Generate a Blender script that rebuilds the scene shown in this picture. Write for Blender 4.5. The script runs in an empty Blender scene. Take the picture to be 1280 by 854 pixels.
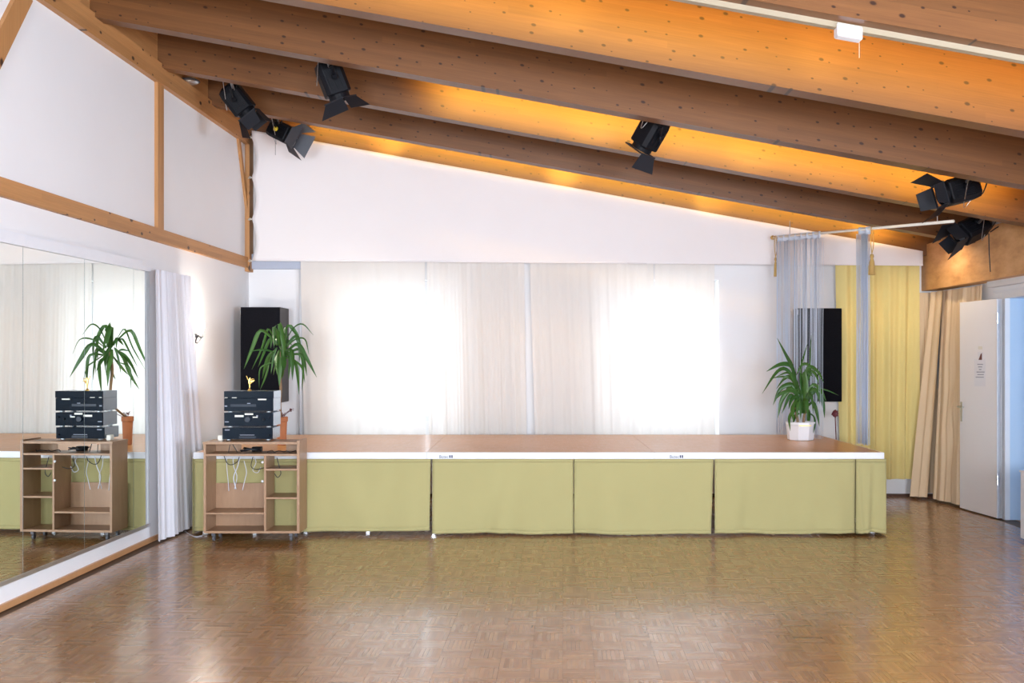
import bpy, math, random
from mathutils import Vector, Matrix

# ------------------------------------------------------------------ camera
S = bpy.context.scene
COL = S.collection
F, CX, CY, EYE = 1240.0, 666.0, 446.0, 1.56     # focal length in px, vanishing point, eye height
def P(px, py, Y):
    """metric point that the photograph shows at pixel px,py when it stands Y metres away"""
    return Vector(((px - CX) * Y / F, Y, EYE - (py - CY) * Y / F))
cam = bpy.data.cameras.new('camera')
cam_o = bpy.data.objects.new('camera', cam)
COL.objects.link(cam_o)
cam_o.location = (0, 0, EYE)
cam_o.rotation_euler = (math.radians(90), 0, 0)
cam.sensor_width = 36.0
cam.lens = 36.0 * F / 1280
cam.shift_x = -(CX - 640) / 1280
cam.shift_y = (CY - 427) / 1280
cam.clip_start = 0.05
S.camera = cam_o

# ------------------------------------------------------------------ world, light, exposure
S.view_settings.view_transform = 'Standard'
S.view_settings.look = 'None'
S.view_settings.exposure = 0.55
S.view_settings.gamma = 1.0
w = bpy.data.worlds.new('sky'); S.world = w; w.use_nodes = True
w.node_tree.nodes['Background'].inputs[0].default_value = (0.80, 0.90, 1.0, 1)
w.node_tree.nodes['Background'].inputs[1].default_value = 2.5

def area(name, loc, aim, sx, sy, power, color, spread=180):
    l = bpy.data.lights.new(name, 'AREA'); l.shape = 'RECTANGLE'
    l.size = sx; l.size_y = sy; l.energy = power; l.color = color; l.spread = math.radians(spread)
    o = bpy.data.objects.new(name, l); COL.objects.link(o); o.location = loc
    o.rotation_euler = (Vector(aim) - Vector(loc)).to_track_quat('-Z', 'Y').to_euler()
    return o
def spot(name, loc, aim, power, color, angle=120, blend=1.0, size=0.04):
    l = bpy.data.lights.new(name, 'SPOT'); l.energy = power; l.color = color
    l.spot_size = math.radians(angle); l.spot_blend = blend; l.shadow_soft_size = size
    o = bpy.data.objects.new(name, l); COL.objects.link(o); o.location = loc
    o.rotation_euler = (Vector(aim) - Vector(loc)).to_track_quat('-Z', 'Y').to_euler()
    return o
# daylight through the two curtained windows of the back wall
area('daylight_window', (-1.45, 11.75, 1.6), (-1.45, 5, 1.3), 1.2, 1.5, 9, (0.74, 0.89, 1.0))
area('daylight_window', (1.49, 11.75, 1.6), (1.49, 5, 1.3), 1.2, 1.5, 9, (0.74, 0.89, 1.0))
# fill light at two unseen windows added to the rear wall (behind the camera)
area('fill_light_rear', (-1.6, -3.35, 1.75), (-1.6, 6, 1.9), 2.2, 1.7, 430, (0.80, 0.88, 1.0))
area('fill_light_rear', (2.0, -3.35, 1.75), (2.0, 6, 1.9), 2.2, 1.7, 430, (0.80, 0.88, 1.0))
# fill light at an unseen right-wall window, added to brighten the left wall
area('fill_light_side', (4.95, 2.0, 1.65), (-3, 3.6, 2.1), 2.6, 1.5, 430, (0.70, 0.82, 1.0))
# daylight in the corridor behind the open door
area('daylight_corridor', (6.3, 8.0, 1.7), (5.2, 9.5, 1.3), 1.2, 1.4, 15, (0.30, 0.60, 1.0))

# ------------------------------------------------------------------ setting-out numbers
WALL_Y = 11.08
def XL(y): return -3.268 + 0.0197 * (y - 6.07)         # left wall plane
RX = 4.52                                              # right wall plane
PITCH = 0.181
def ZR(x): return 3.462 - PITCH * x                    # underside of the rafters
RAFT_Y = [10.93, 9.727, 8.484, 7.24, 5.998, 4.755, 3.51, 2.27, 1.02, -0.23, -1.48, -2.73]
STAGE_Z = 0.721
random.seed(4)

# ------------------------------------------------------------------ mesh helpers
WL = {}
def wloc(o): return WL.get(o.name, Vector((0, 0, 0))) if o else Vector((0, 0, 0))
class MB:
    def __init__(s): s.v = []; s.f = []
    def add(s, vs, fs, M=None):
        n = len(s.v)
        s.v += [(M @ Vector(v)) if M else Vector(v) for v in vs]
        s.f += [tuple(i + n for i in f) for f in fs]
        return s
    def box(s, a, b, M=None):
        (x0, y0, z0), (x1, y1, z1) = a, b
        vs = [(x0,y0,z0),(x1,y0,z0),(x1,y1,z0),(x0,y1,z0),(x0,y0,z1),(x1,y0,z1),(x1,y1,z1),(x0,y1,z1)]
        return s.add(vs, [(0,3,2,1),(4,5,6,7),(0,1,5,4),(1,2,6,5),(2,3,7,6),(3,0,4,7)], M)
    def hexa(s, lo, hi, M=None):
        """lo, hi: four points each (bottom ring, top ring)"""
        return s.add(list(lo) + list(hi), [(0,3,2,1),(4,5,6,7),(0,1,5,4),(1,2,6,5),(2,3,7,6),(3,0,4,7)], M)
    def bbox(s, a, b, r, M=None):
        """box with its four vertical-run edges and top/bottom chamfered"""
        (x0, y0, z0), (x1, y1, z1) = a, b
        def ring(z, i):
            return [(x0+r+i,y0+i,z),(x1-r-i,y0+i,z),(x1-i,y0+r+i,z),(x1-i,y1-r-i,z),(x1-r-i,y1-i,z),(x0+r+i,y1-i,z),(x0+i,y1-r-i,z),(x0+i,y0+r+i,z)]
        rs = [ring(z0, r*.7), ring(z0+r, 0), ring(z1-r, 0), ring(z1, r*.7)]
        return s.loft(rs, M)
    def loft(s, rings, M=None, cap=True, closed=True):
        n = len(rings[0]); vs = [p for r in rings for p in r]; fs = []
        for k in range(len(rings) - 1):
            for i in range(n if closed else n - 1):
                j = (i + 1) % n
                fs.append((k*n+i, k*n+j, (k+1)*n+j, (k+1)*n+i))
        if cap and closed:
            fs.append(tuple(reversed(range(n)))); fs.append(tuple((len(rings)-1)*n + i for i in range(n)))
        return s.add(vs, fs, M)
    def lathe(s, prof, n=24, M=None, cap=True):
        return s.loft([[(r*math.cos(2*math.pi*i/n), r*math.sin(2*math.pi*i/n), z) for i in range(n)] for r, z in prof], M, cap)
    def tube(s, pts, r, n=8, M=None):
        pts = [Vector(p) for p in pts]; rings = []
        rad = r if isinstance(r, (list, tuple)) else [r] * len(pts)
        up = None
        for i, p in enumerate(pts):
            d = (pts[min(i+1, len(pts)-1)] - pts[max(i-1, 0)]).normalized()
            if up is None:
                up = Vector((0, 0, 1)) if abs(d.z) < .9 else Vector((1, 0, 0))
            a = d.cross(up).normalized(); b = a.cross(d).normalized(); up = b
            rings.append([p + a*math.cos(2*math.pi*k/n)*rad[i] + b*math.sin(2*math.pi*k/n)*rad[i] for k in range(n)])
        return s.loft(rings, M)
    def grid(s, nu, nv, fn, M=None):
        vs = [fn(i/nu, j/nv) for j in range(nv+1) for i in range(nu+1)]
        fs = [(j*(nu+1)+i, j*(nu+1)+i+1, (j+1)*(nu+1)+i+1, (j+1)*(nu+1)+i) for j in range(nv) for i in range(nu)]
        return s.add(vs, fs, M)
    def build(s, name, mat, parent=None, label=None, cat=None, group=None, kind=None, smooth=False, thick=0, bevel=0):
        lo = Vector([min(v[i] for v in s.v) for i in range(3)]); hi = Vector([max(v[i] for v in s.v) for i in range(3)])
        c = Vector(((lo.x+hi.x)/2, (lo.y+hi.y)/2, lo.z if not parent else (lo.z+hi.z)/2))
        me = bpy.data.meshes.new(name); me.from_pydata([tuple(v - c) for v in s.v], [], s.f)
        me.materials.append(mat); me.update()
        if smooth: me.polygons.foreach_set('use_smooth', [True]*len(me.polygons))
        o = bpy.data.objects.new(name, me); COL.objects.link(o)
        o.parent = parent; o.location = c - wloc(parent); WL[o.name] = c
        if bevel:
            m = o.modifiers.new('bevel', 'BEVEL'); m.width = bevel; m.segments = 2; m.limit_method = 'ANGLE'
        if thick:
            m = o.modifiers.new('cloth', 'SOLIDIFY'); m.thickness = thick; m.offset = 0
        return tag(o, label, cat, group, kind)
def tag(o, label=None, cat=None, group=None, kind=None):
    if label: o['label'] = label
    if cat: o['category'] = cat
    if group: o['group'] = group
    if kind: o['kind'] = kind
    return o
def thing(name, loc, label, cat, group=None):
    o = bpy.data.objects.new(name, None); COL.objects.link(o); o.location = loc; o.empty_display_size = .1
    WL[o.name] = Vector(loc)
    return tag(o, label, cat, group)
def bez(pts, n=16):
    """Catmull-Rom through points"""
    pts = [Vector(p) for p in pts]; q = [2*pts[0]-pts[1]] + pts + [2*pts[-1]-pts[-2]]; out = []
    for k in range(1, len(q)-2):
        a, b, c, d = q[k-1:k+3]
        m = max(2, n // (len(pts)-1))
        for i in range(m):
            t = i/m
            out.append(.5*((2*b) + (c-a)*t + (2*a-5*b+4*c-d)*t*t + (3*b-a-3*c+d)*t**3))
    return out + [pts[-1]]

# ------------------------------------------------------------------ materials
class N:
    def __init__(s, name):
        s.m = bpy.data.materials.new(name); s.m.use_nodes = True; s.t = s.m.node_tree
        s.b = s.t.nodes['Principled BSDF']; s.out = s.t.nodes['Material Output']
    def new(s, typ, **kw):
        n = s.t.nodes.new(typ)
        for k, v in kw.items(): setattr(n, k, v)
        return n
    def put(s, sock, v):
        if v is None: return
        if hasattr(v, 'is_output'): s.t.links.new(v, sock)
        else: sock.default_value = (*v, 1) if isinstance(v, tuple) and len(v) == 3 and sock.type == 'RGBA' else v
    def math(s, op, a, b=None, c=None):
        n = s.new('ShaderNodeMath', operation=op)
        for i, v in enumerate((a, b, c)): s.put(n.inputs[i], v)
        return n.outputs[0]
    def mix(s, f, a, b, mode='MIX'):
        n = s.new('ShaderNodeMix', data_type='RGBA', blend_type=mode)
        s.put(n.inputs[0], f); s.put(n.inputs[6], a); s.put(n.inputs[7], b); return n.outputs[2]
    def noise(s, vec, scale=5, detail=3, rough=.5):
        n = s.new('ShaderNodeTexNoise'); s.put(n.inputs['Vector'], vec)
        n.inputs['Scale'].default_value = scale; n.inputs['Detail'].default_value = detail; n.inputs['Roughness'].default_value = rough
        return n.outputs['Fac']
    def ramp(s, f, stops):
        n = s.new('ShaderNodeValToRGB'); s.put(n.inputs[0], f); e = n.color_ramp.elements
        while len(e) < len(stops): e.new(.5)
        for k, (p, c) in enumerate(stops): e[k].position = p; e[k].color = (*c, 1) if len(c) == 3 else c
        return n.outputs[0]
    def xyz(s, vec):
        n = s.new('ShaderNodeSeparateXYZ'); s.put(n.inputs[0], vec); return n.outputs
    def comb(s, x, y, z):
        n = s.new('ShaderNodeCombineXYZ'); s.put(n.inputs[0], x); s.put(n.inputs[1], y); s.put(n.inputs[2], z); return n.outputs[0]
    def objco(s): return s.new('ShaderNodeTexCoord').outputs['Object']
    def pos(s): return s.new('ShaderNodeNewGeometry').outputs['Position']
    def rnd(s): return s.new('ShaderNodeObjectInfo').outputs['Random']
    def bump(s, h, strength=.3, dist=.01):
        n = s.new('ShaderNodeBump'); n.inputs['Strength'].default_value = strength; n.inputs['Distance'].default_value = dist
        s.put(n.inputs['Height'], h); s.t.links.new(n.outputs[0], s.b.inputs['Normal']); return n
    def set(s, color=None, rough=None, metal=None, **kw):
        s.put(s.b.inputs['Base Color'], color); s.put(s.b.inputs['Roughness'], rough); s.put(s.b.inputs['Metallic'], metal)
        for k, v in kw.items(): s.put(s.b.inputs[k.replace('_', ' ')], v)
        return s.m
def plain(name, c, rough=.5, metal=0.0, var=.06, scale=8, **kw):
    n = N(name); f = n.noise(n.objco(), scale, 4)
    dark = tuple(x*(1-var*2) for x in c)
    return n.set(n.mix(f, dark, tuple(min(1, x*(1+var)) for x in c)), rough, metal, **kw)

def glulam(name, c1, c2, axis='x', slope=0.0, knots=True, knot_cell=.2, rough=.55):
    n = N(name); o = n.objco(); x, y, z = n.xyz(o); r = n.rnd(); off = n.math('MULTIPLY', r, 37.0)
    if axis == 'x': u = x; v = n.math('MULTIPLY_ADD', x, slope, z)
    elif axis == 'y': u = y; v = z
    else: u = z; v = n.math('ADD', x, y)
    vec = n.comb(n.math('MULTIPLY', u, .9), n.math('MULTIPLY', v, 16.0), off)
    g = n.noise(vec, 2.2, 6, .6)
    fine = n.noise(n.comb(n.math('MULTIPLY', u, 4.0), n.math('MULTIPLY', v, 140.0), off), 1.0, 3)
    # lamellas of the glued beam, 4 cm each with its own tone
    lam = n.math('FLOOR', n.math('DIVIDE', n.math('ADD', v, 5.0), .042))
    seg = n.math('FLOOR', n.math('MULTIPLY_ADD', lam, .37, n.math('DIVIDE', u, 2.6)))
    wn = n.new('ShaderNodeTexWhiteNoise', noise_dimensions='3D'); n.put(wn.inputs['Vector'], n.comb(lam, seg, off))
    tone = n.math('MULTIPLY_ADD', wn.outputs['Value'], .22, .86)
    col = n.mix(g, c1, c2)
    col = n.mix(n.math('MULTIPLY', fine, .6), col, tuple(a*.55 for a in c1))
    sc = n.new('ShaderNodeVectorMath', operation='SCALE'); n.put(sc.inputs[0], col); n.put(sc.inputs['Scale'], tone)
    col = sc.outputs[0]
    if knots:
        vo = n.new('ShaderNodeTexVoronoi', voronoi_dimensions='2D')
        n.put(vo.inputs['Vector'], n.comb(n.math('ADD', n.math('DIVIDE', u, knot_cell), off), n.math('DIVIDE', v, knot_cell*.62), 0.0)); vo.inputs['Scale'].default_value = 1
        cr = n.xyz(vo.outputs['Color'])
        rad = n.math('MULTIPLY_ADD', n.math('POWER', cr[0], 2.0), .10, .042)
        k = n.math('GREATER_THAN', rad, n.math('ADD', vo.outputs['Distance'], .002))
        soft = n.math('SUBTRACT', 1.0, n.math('DIVIDE', vo.outputs['Distance'], n.math('ADD', rad, .005)))
        soft = n.math('MULTIPLY', n.math('MINIMUM', n.math('MAXIMUM', soft, 0.0), .45), 2.1)
        keep = n.math('GREATER_THAN', cr[1], .30)
        col = n.mix(n.math('MULTIPLY', soft, keep), col, (.030, .009, .004))
    n.bump(fine, .12, .002)
    return n.set(col, rough)

M = {}
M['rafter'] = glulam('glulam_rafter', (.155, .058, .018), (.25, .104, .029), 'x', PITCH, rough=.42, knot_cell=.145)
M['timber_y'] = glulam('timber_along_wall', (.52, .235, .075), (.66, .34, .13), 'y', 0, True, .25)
M['timber_z'] = glulam('timber_upright', (.50, .23, .075), (.64, .33, .13), 'z', 0, True, .3)
n = N('plywood_beam'); x, y, z = n.xyz(n.pos()); g = n.noise(n.comb(n.math('MULTIPLY', y, 1.2), n.math('MULTIPLY', z, 3.0), x), 3, 6, .62)
M['beam'] = n.set(n.ramp(g, [(.3, (.50, .235, .08)), (.5, (.66, .34, .13)), (.72, (.76, .43, .19))]), .5)

n = N('white_plaster'); f = n.noise(n.pos(), 1.3, 4); h = n.noise(n.pos(), 120, 3)
n.bump(h, .12, .003); M['plaster'] = n.set(n.mix(f, (.82, .81, .815), (.88, .87, .865)), .9)
M['plaster_cool'] = plain('blue_lit_plaster', (.50, .64, .80), .9, scale=1.5)  # white wall with the corridor's blue daylight put into its colour
M['ceil'] = plain('ceiling_board', (.55, .38, .22), .8)
M['white'] = plain('white_paint', (.80, .81, .84), .35, var=.02)
M['offwhite'] = plain('cream_plastic', (.80, .77, .68), .4, var=.02)
M['door'] = plain('door_laminate', (.90, .885, .90), .38, var=.02, scale=2)
M['black'] = plain('black_paint', (.005, .0055, .008), .5, var=.2, scale=30, Specular_IOR_Level=.18)
M['blackmatte'] = plain('speaker_cloth', (.006, .006, .009), .85, var=.3, scale=90, Specular_IOR_Level=.1)
M['charcoal'] = plain('charcoal_side', (.045, .042, .048), .6)
M['darkmetal'] = plain('barn_door_metal', (.016, .017, .022), .6, 0.0, scale=20, Specular_IOR_Level=.25)
M['greymetal'] = plain('grey_barn_door_metal', (.10, .105, .12), .5, .2, scale=20)
M['castor'] = plain('grey_castor_plastic', (.10, .10, .11), .5)
M['steel'] = plain('steel', (.55, .56, .58), .3, 1.0)
M['alu'] = plain('aluminium', (.70, .72, .75), .35, .9)
M['yellow'] = plain('yellow_plastic', (.75, .55, .03), .4)
M['gold'] = plain('gold', (.85, .55, .15), .28, 1.0)
M['terracotta'] = plain('terracotta', (.50, .19, .08), .8, scale=14)
M['ceramic'] = plain('white_ceramic', (.80, .79, .80), .25, var=.02)
M['soil'] = plain('soil', (.03, .02, .013), .95, scale=60)
M['hifi'] = plain('hifi_face', (.003, .008, .016), .3, 0.0, var=.15, scale=20, Specular_IOR_Level=.06)
M['hifi_side'] = plain('hifi_side', (.40, .47, .55), .25, .8)
M['cord_white'] = plain('white_cable', (.62, .64, .70), .5)
M['cord_black'] = plain('black_cable', (.012, .012, .014), .5)
M['paper'] = plain('paper', (.84, .84, .88), .8, var=.01)
M['ink'] = plain('ink', (.04, .05, .10), .7)
M['inkgrey'] = plain('grey_print', (.36, .38, .45), .8)
M['inkred'] = plain('brown_red_print', (.16, .06, .05), .8)
M['redleaf'] = plain('red_leaf', (.12, .012, .02), .6)
M['tassel'] = plain('tassel_gold', (.50, .32, .10), .8, scale=50)
M['joint'] = plain('floor_joint', (.10, .055, .025), .6)
M['blackrubber'] = plain('rubber', (.02, .02, .02), .7)
n = N('mirror_glass'); M['mirror'] = n.set((.87, .92, .90), 0.0, 1.0)
n = N('lens_glass'); M['lens'] = n.set((.10, .12, .15), .05, 0.0, Coat_Weight=1.0)
n = N('window_glass'); tr = n.new('ShaderNodeBsdfTransparent'); gl = n.new('ShaderNodeBsdfGlossy'); gl.inputs['Roughness'].default_value = .02
mx = n.new('ShaderNodeMixShader'); mx.inputs[0].default_value = .06
n.t.links.new(tr.outputs[0], mx.inputs[1]); n.t.links.new(gl.outputs[0], mx.inputs[2]); n.t.links.new(mx.outputs[0], n.out.inputs[0]); M['glass'] = n.m
def emit(name, c, s):
    n = N(name); n.put(n.b.inputs['Emission Color'], c); n.b.inputs['Emission Strength'].default_value = s; return n.set(c, .5)
M['bulb'] = emit('lit_bulb', (1.0, .93, .75), 9.0)
M['tube_lit'] = emit('lit_tube', (1.0, .72, .35), 6.0)
M['displ'] = emit('blue_display', (.004, .011, .024), .05)

def wood_panel(name, c1, c2, rough=.4):
    n = N(name); x, y, z = n.xyz(n.objco())
    g = n.noise(n.comb(n.math('MULTIPLY', x, 7.0), n.math('MULTIPLY', y, 7.0), n.math('MULTIPLY', z, 1.4)), 4, 6, .6)
    return n.set(n.mix(g, c1, c2), rough)
M['cart'] = wood_panel('beech_laminate', (.29, .16, .085), (.43, .26, .15))
M['cart_edge'] = wood_panel('beech_edge', (.52, .35, .24), (.62, .44, .31))
M['trunk'] = wood_panel('yucca_bark', (.20, .12, .06), (.34, .22, .12), .9)
M['ply_orange'] = wood_panel('varnished_strip', (.50, .24, .10), (.60, .32, .15), .35)

def mosaic(name, sq, fingers, rot, cols, rough, joint=.03, spec_var=.16, contrast=1.0, coat=.5):
    """mosaic parquet: squares of thin fingers, direction alternating like a chessboard"""
    n = N(name); x, y, z = n.xyz(n.pos()); c, s_ = math.cos(rot), math.sin(rot)
    u = n.math('DIVIDE', n.math('ADD', n.math('MULTIPLY', x, c), n.math('MULTIPLY', y, -s_)), sq)
    v = n.math('DIVIDE', n.math('ADD', n.math('MULTIPLY', x, s_), n.math('MULTIPLY', y, c)), sq)
    cu = n.math('FLOOR', u); cv = n.math('FLOOR', v); fu = n.math('SUBTRACT', u, cu); fv = n.math('SUBTRACT', v, cv)
    par = n.math('FLOORED_MODULO', n.math('ADD', cu, cv), 2.0)
    ac = n.math('ADD', n.math('MULTIPLY', par, fu), n.math('MULTIPLY', n.math('SUBTRACT', 1.0, par), fv))     # across the fingers
    al = n.math('ADD', n.math('MULTIPLY', par, fv), n.math('MULTIPLY', n.math('SUBTRACT', 1.0, par), fu))     # along them
    fi = n.math('FLOOR', n.math('MULTIPLY', ac, float(fingers))); ff = n.math('SUBTRACT', n.math('MULTIPLY', ac, float(fingers)), fi)
    wn = n.new('ShaderNodeTexWhiteNoise', noise_dimensions='3D'); n.put(wn.inputs['Vector'], n.comb(n.math('ADD', cu, .5), n.math('ADD', cv, .5), n.math('ADD', fi, .5)))
    grain = n.noise(n.comb(n.math('MULTIPLY', al, 1.2), n.math('MULTIPLY', ac, 16.0), n.math('MULTIPLY_ADD', cu, 3.1, n.math('MULTIPLY', cv, 7.7))), 2.0, 4, .6)
    t = n.math('ADD', n.math('MULTIPLY', wn.outputs['Value'], .8*contrast), n.math('MULTIPLY', grain, .3))
    col = n.ramp(t, cols)
    e = n.math('MINIMUM', n.math('MINIMUM', ff, n.math('SUBTRACT', 1.0, ff)), n.math('MULTIPLY', n.math('MINIMUM', al, n.math('SUBTRACT', 1.0, al)), float(fingers)))
    jm = n.math('LESS_THAN', e, joint)
    col = n.mix(n.math('MULTIPLY', jm, .45), col, (.06, .03, .015))
    wear = n.noise(n.pos(), 1.1, 3)
    col = n.mix(n.math('MULTIPLY', wear, .25), col, (.20, .10, .045))
    rr = n.math('ADD', n.math('MULTIPLY_ADD', n.xyz(wn.outputs['Color'])[1], spec_var, rough - spec_var*.5), n.math('MULTIPLY', wear, .05))
    # every finger sits a hair out of level; broad polish waves
    wx = n.math('MULTIPLY', n.math('SUBTRACT', n.xyz(wn.outputs['Color'])[0], .5), n.math('MULTIPLY', ff, .00012))
    n.bump(n.math('ADD', wx, n.math('MULTIPLY', n.noise(n.pos(), 5, 1), .0007)), .5, 1.0)
    return n.set(col, rr, 0.0, Coat_Weight=coat, Coat_Roughness=.14)
ROT = 0.0303
M['parquet'] = mosaic('mosaic_parquet', .16, 7, ROT, [(.05, (.26, .118, .036)), (.45, (.35, .168, .054)), (.8, (.43, .22, .075)), (1.0, (.56, .31, .12))], .25, contrast=.7, spec_var=.10)
M['deck'] = mosaic('stage_parquet', .12, 5, 0.0, [(.05, (.64, .30, .09)), (.5, (.70, .35, .12)), (1.0, (.78, .43, .17))], .34, contrast=.3, coat=.12, spec_var=.05, joint=.015)

def cloth(name, c, rough=.9, trans=0.0, weave=260, var=.06, tcol=None):
    n = N(name); f = n.noise(n.pos(), 2.2, 4); h = n.noise(n.pos(), weave, 2)
    col = n.mix(f, tuple(x*(1-var) for x in c), tuple(min(1, x*(1+var)) for x in c))
    n.set(col, rough, 0.0, Sheen_Weight=.1); n.bump(h, .15, .002)
    if trans:
        tl = n.new('ShaderNodeBsdfTranslucent'); n.put(tl.inputs[0], tcol or c); mx = n.new('ShaderNodeMixShader'); mx.inputs[0].default_value = trans
        n.t.links.new(n.b.outputs[0], mx.inputs[1]); n.t.links.new(tl.outputs[0], mx.inputs[2]); n.t.links.new(mx.outputs[0], n.out.inputs[0])
    return n.m
M['curtain'] = cloth('cream_curtain', (.93, .87, .805), trans=.27, var=.015, tcol=(.88, .88, .86))
M['curtain_side'] = cloth('white_side_curtain', (.88, .88, .93), trans=.2, var=.02)
M['banner'] = cloth('white_fabric_panel', (.90, .865, .86), trans=.05, var=.02)
M['olive'] = cloth('olive_skirt_cloth', (.42, .375, .165), var=.06)
M['yellowc'] = cloth('yellow_curtain_cloth', (.77, .635, .255), var=.06)
M['tan'] = cloth('tan_curtain_cloth', (.74, .56, .36), var=.05)
M['string'] = cloth('string_curtain_cloth', (.82, .89, 1.0), trans=.5, var=.05)

n = N('yucca_leaf'); x, y, z = n.xyz(n.objco()); g = n.noise(n.objco(), 14, 3)
col = n.mix(g, (.022, .085, .016), (.065, .18, .03)); col = n.mix(n.math('MULTIPLY', n.rnd(), .5), col, (.11, .24, .04))
n.set(col, .38); tl = n.new('ShaderNodeBsdfTranslucent'); n.put(tl.inputs[0], (.12, .30, .03)); mx = n.new('ShaderNodeMixShader'); mx.inputs[0].default_value = .25
n.t.links.new(n.b.outputs[0], mx.inputs[1]); n.t.links.new(tl.outputs[0], mx.inputs[2]); n.t.links.new(mx.outputs[0], n.out.inputs[0]); M['leaf'] = n.m

# ------------------------------------------------------------------ room shell
def struct(mb, name, mat, parent=None, **kw): return mb.build(name, mat, parent, kind='structure', **kw)
floor = struct(MB().box((-3.6, -3.2, -.12), (RX + .1, 11.5, -.006)), 'floor', M['joint'])
# parquet squares: the 300 largest in view are pieces of their own, the rest one part
SQ = .16; c_, s_ = math.cos(ROT), math.sin(ROT)
tiles = []
for i in range(-24, 34):
    for j in range(-22, 76):
        u, v = (i + .5)*SQ, (j + .5)*SQ
        X, Y = u*c_ + v*s_, -u*s_ + v*c_
        if XL(Y) + .085 < X < RX - .02 and -2.95 < Y < WALL_Y - .07: tiles.append((i, j, X, Y))
def seen(t):
    if t[3] < 4.6: return False
    px = CX + F*t[2]/t[3]; py = CY + F*EYE/t[3]
    return -10 < px < 1290 and py < 858
near = sorted([t for t in tiles if seen(t)], key=lambda t: t[3])[:300]; nearset = {(t[0], t[1]) for t in near}
def tile_box(mb, R, loc, g=.0004):
    h = SQ/2 - g
    M4 = Matrix.Translation(loc) @ R
    mb.box((-h, -h, -.008), (h, h, 0), M4)
tile_meshes = []
for k in range(6):
    b = MB(); R = Matrix.Rotation(-ROT, 4, 'Z') @ Matrix.Rotation(random.uniform(-.0022, .0022), 4, 'X') @ Matrix.Rotation(random.uniform(-.0022, .0022), 4, 'Y')
    tile_box(b, R, Vector((0, 0, 0))); me = bpy.data.meshes.new('parquet_tile'); me.from_pydata([tuple(v) for v in b.v], [], b.f); me.materials.append(M['parquet']); tile_meshes.append(me)
for i, j, X, Y in near:
    o = bpy.data.objects.new('parquet_tile', random.choice(tile_meshes)); COL.objects.link(o); o.parent = floor
    o.location = Vector((X, Y, 0)) - wloc(floor)
b = MB()
for i, j, X, Y in tiles:
    if (i, j) in nearset: continue
    R = Matrix.Rotation(-ROT, 4, 'Z') @ Matrix.Rotation(random.uniform(-.0022, .0022), 4, 'X') @ Matrix.Rotation(random.uniform(-.0022, .0022), 4, 'Y')
    tile_box(b, R, Vector((X, Y, 0)))
b.build('parquet_tiles', M['parquet'], floor, kind='stuff')

def wall_strip(y0, y1, z0, z1, off0, off1, mat_name, name, parent, **kw):
    """board along the left wall, off = distance in front of the wall plane"""
    lo = [(XL(y0)+off0, y0, z0), (XL(y0)+off1, y0, z0), (XL(y1)+off1, y1, z0), (XL(y1)+off0, y1, z0)]
    hi = [(x, y, z1) for x, y, _ in lo]
    return MB().hexa(lo, hi).build(name, M[mat_name], parent, **kw)
wl = wall_strip(-3.2, 11.3, 0, 4.75, -.25, 0, 'plaster', 'wall_left', None, kind='structure')
def lw(px, py, off=0.0):
    """point of the left wall under pixel px,py"""
    Y = (3.268 + .0197*6.07 - off) / ((CX - px)/F + .0197)
    return P(px, py, Y)
wall_strip(-3, 10.98, 2.54, 2.655, -.01, .035, 'timber_y', 'wall_rail', wl)
wall_strip(-3, 10.98, 3.90, 4.07, -.01, .05, 'timber_y', 'wall_plate', wl)
wall_strip(-3, 10.98, 4.07, 4.45, -.01, .012, 'timber_y', 'eaves_board', wl)
for y in (8.51, 4.2, 0.0):
    wall_strip(y-.065, y+.065, 2.655, 3.90, -.01, .03, 'timber_z', 'wall_post', wl)
wall_strip(10.93, 11.07, 2.5, 4.0, -.01, .05, 'timber_z', 'wall_post', wl)
def brace(ya, za, yb, zb, wd):
    d = Vector((0, yb-ya, zb-za)).normalized(); q = Vector((0, -d.z, d.y))*wd/2
    pts = [Vector((0, ya, za))-q, Vector((0, ya, za))+q, Vector((0, yb, zb))+q, Vector((0, yb, zb))-q]
    lo = [Vector((XL(p.y)-.01, p.y, p.z)) for p in pts]; hi = [Vector((XL(p.y)+.028, p.y, p.z)) for p in pts]
    MB().hexa(lo, hi).build('wall_brace', M['timber_z'], wl)
brace(6.36, 3.90, 5.50, 2.655, .14)
brace(10.66, 3.91, 10.98, 3.15, .055)
# back wall with its two window openings
W = [(-2.00, -.98), (.94, 2.04)]; WZ = (.82, 2.2)
NI = [(-2.20, -.82), (.72, 2.08)]; NZ = (.62, 2.42); WT = .28  # niche shaped wider than the windows to soften the edge of their glow
def pierced(mb, holes, zz, y0, y1):
    xs = [-3.7] + [v for h in holes for v in h] + [RX+.3]
    for a, b_ in zip(xs[::2], xs[1::2]): mb.box((a, y0, 0), (b_, y1, 4.75))
    for a, b_ in holes: mb.box((a, y0, 0), (b_, y1, zz[0])); mb.box((a, y0, zz[1]), (b_, y1, 4.75))
wb = MB(); pierced(wb, NI, NZ, WALL_Y, WALL_Y+WT); pierced(wb, W, WZ, WALL_Y+WT, WALL_Y+WT+.08)
wback = struct(wb, 'wall_back', M['plaster'])
for k, (a, b_) in enumerate(W):
    fr = MB(); y0, y1 = WALL_Y+WT+.01, WALL_Y+WT+.07
    fr.box((a, y0, WZ[0]), (a+.06, y1, WZ[1])); fr.box((b_-.06, y0, WZ[0]), (b_, y1, WZ[1]))
    fr.box((a+.06, y0, WZ[0]), (b_-.06, y1, WZ[0]+.07)); fr.box((a+.06, y0, WZ[1]-.06), (b_-.06, y1, WZ[1]))
    fo = struct(fr, 'window_%d' % (k+1), M['white'])
    MB().box((a+.06, y0+.03, WZ[0]+.07), (b_-.06, y0+.036, WZ[1]-.06)).build('pane', M['glass'], fo)
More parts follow.
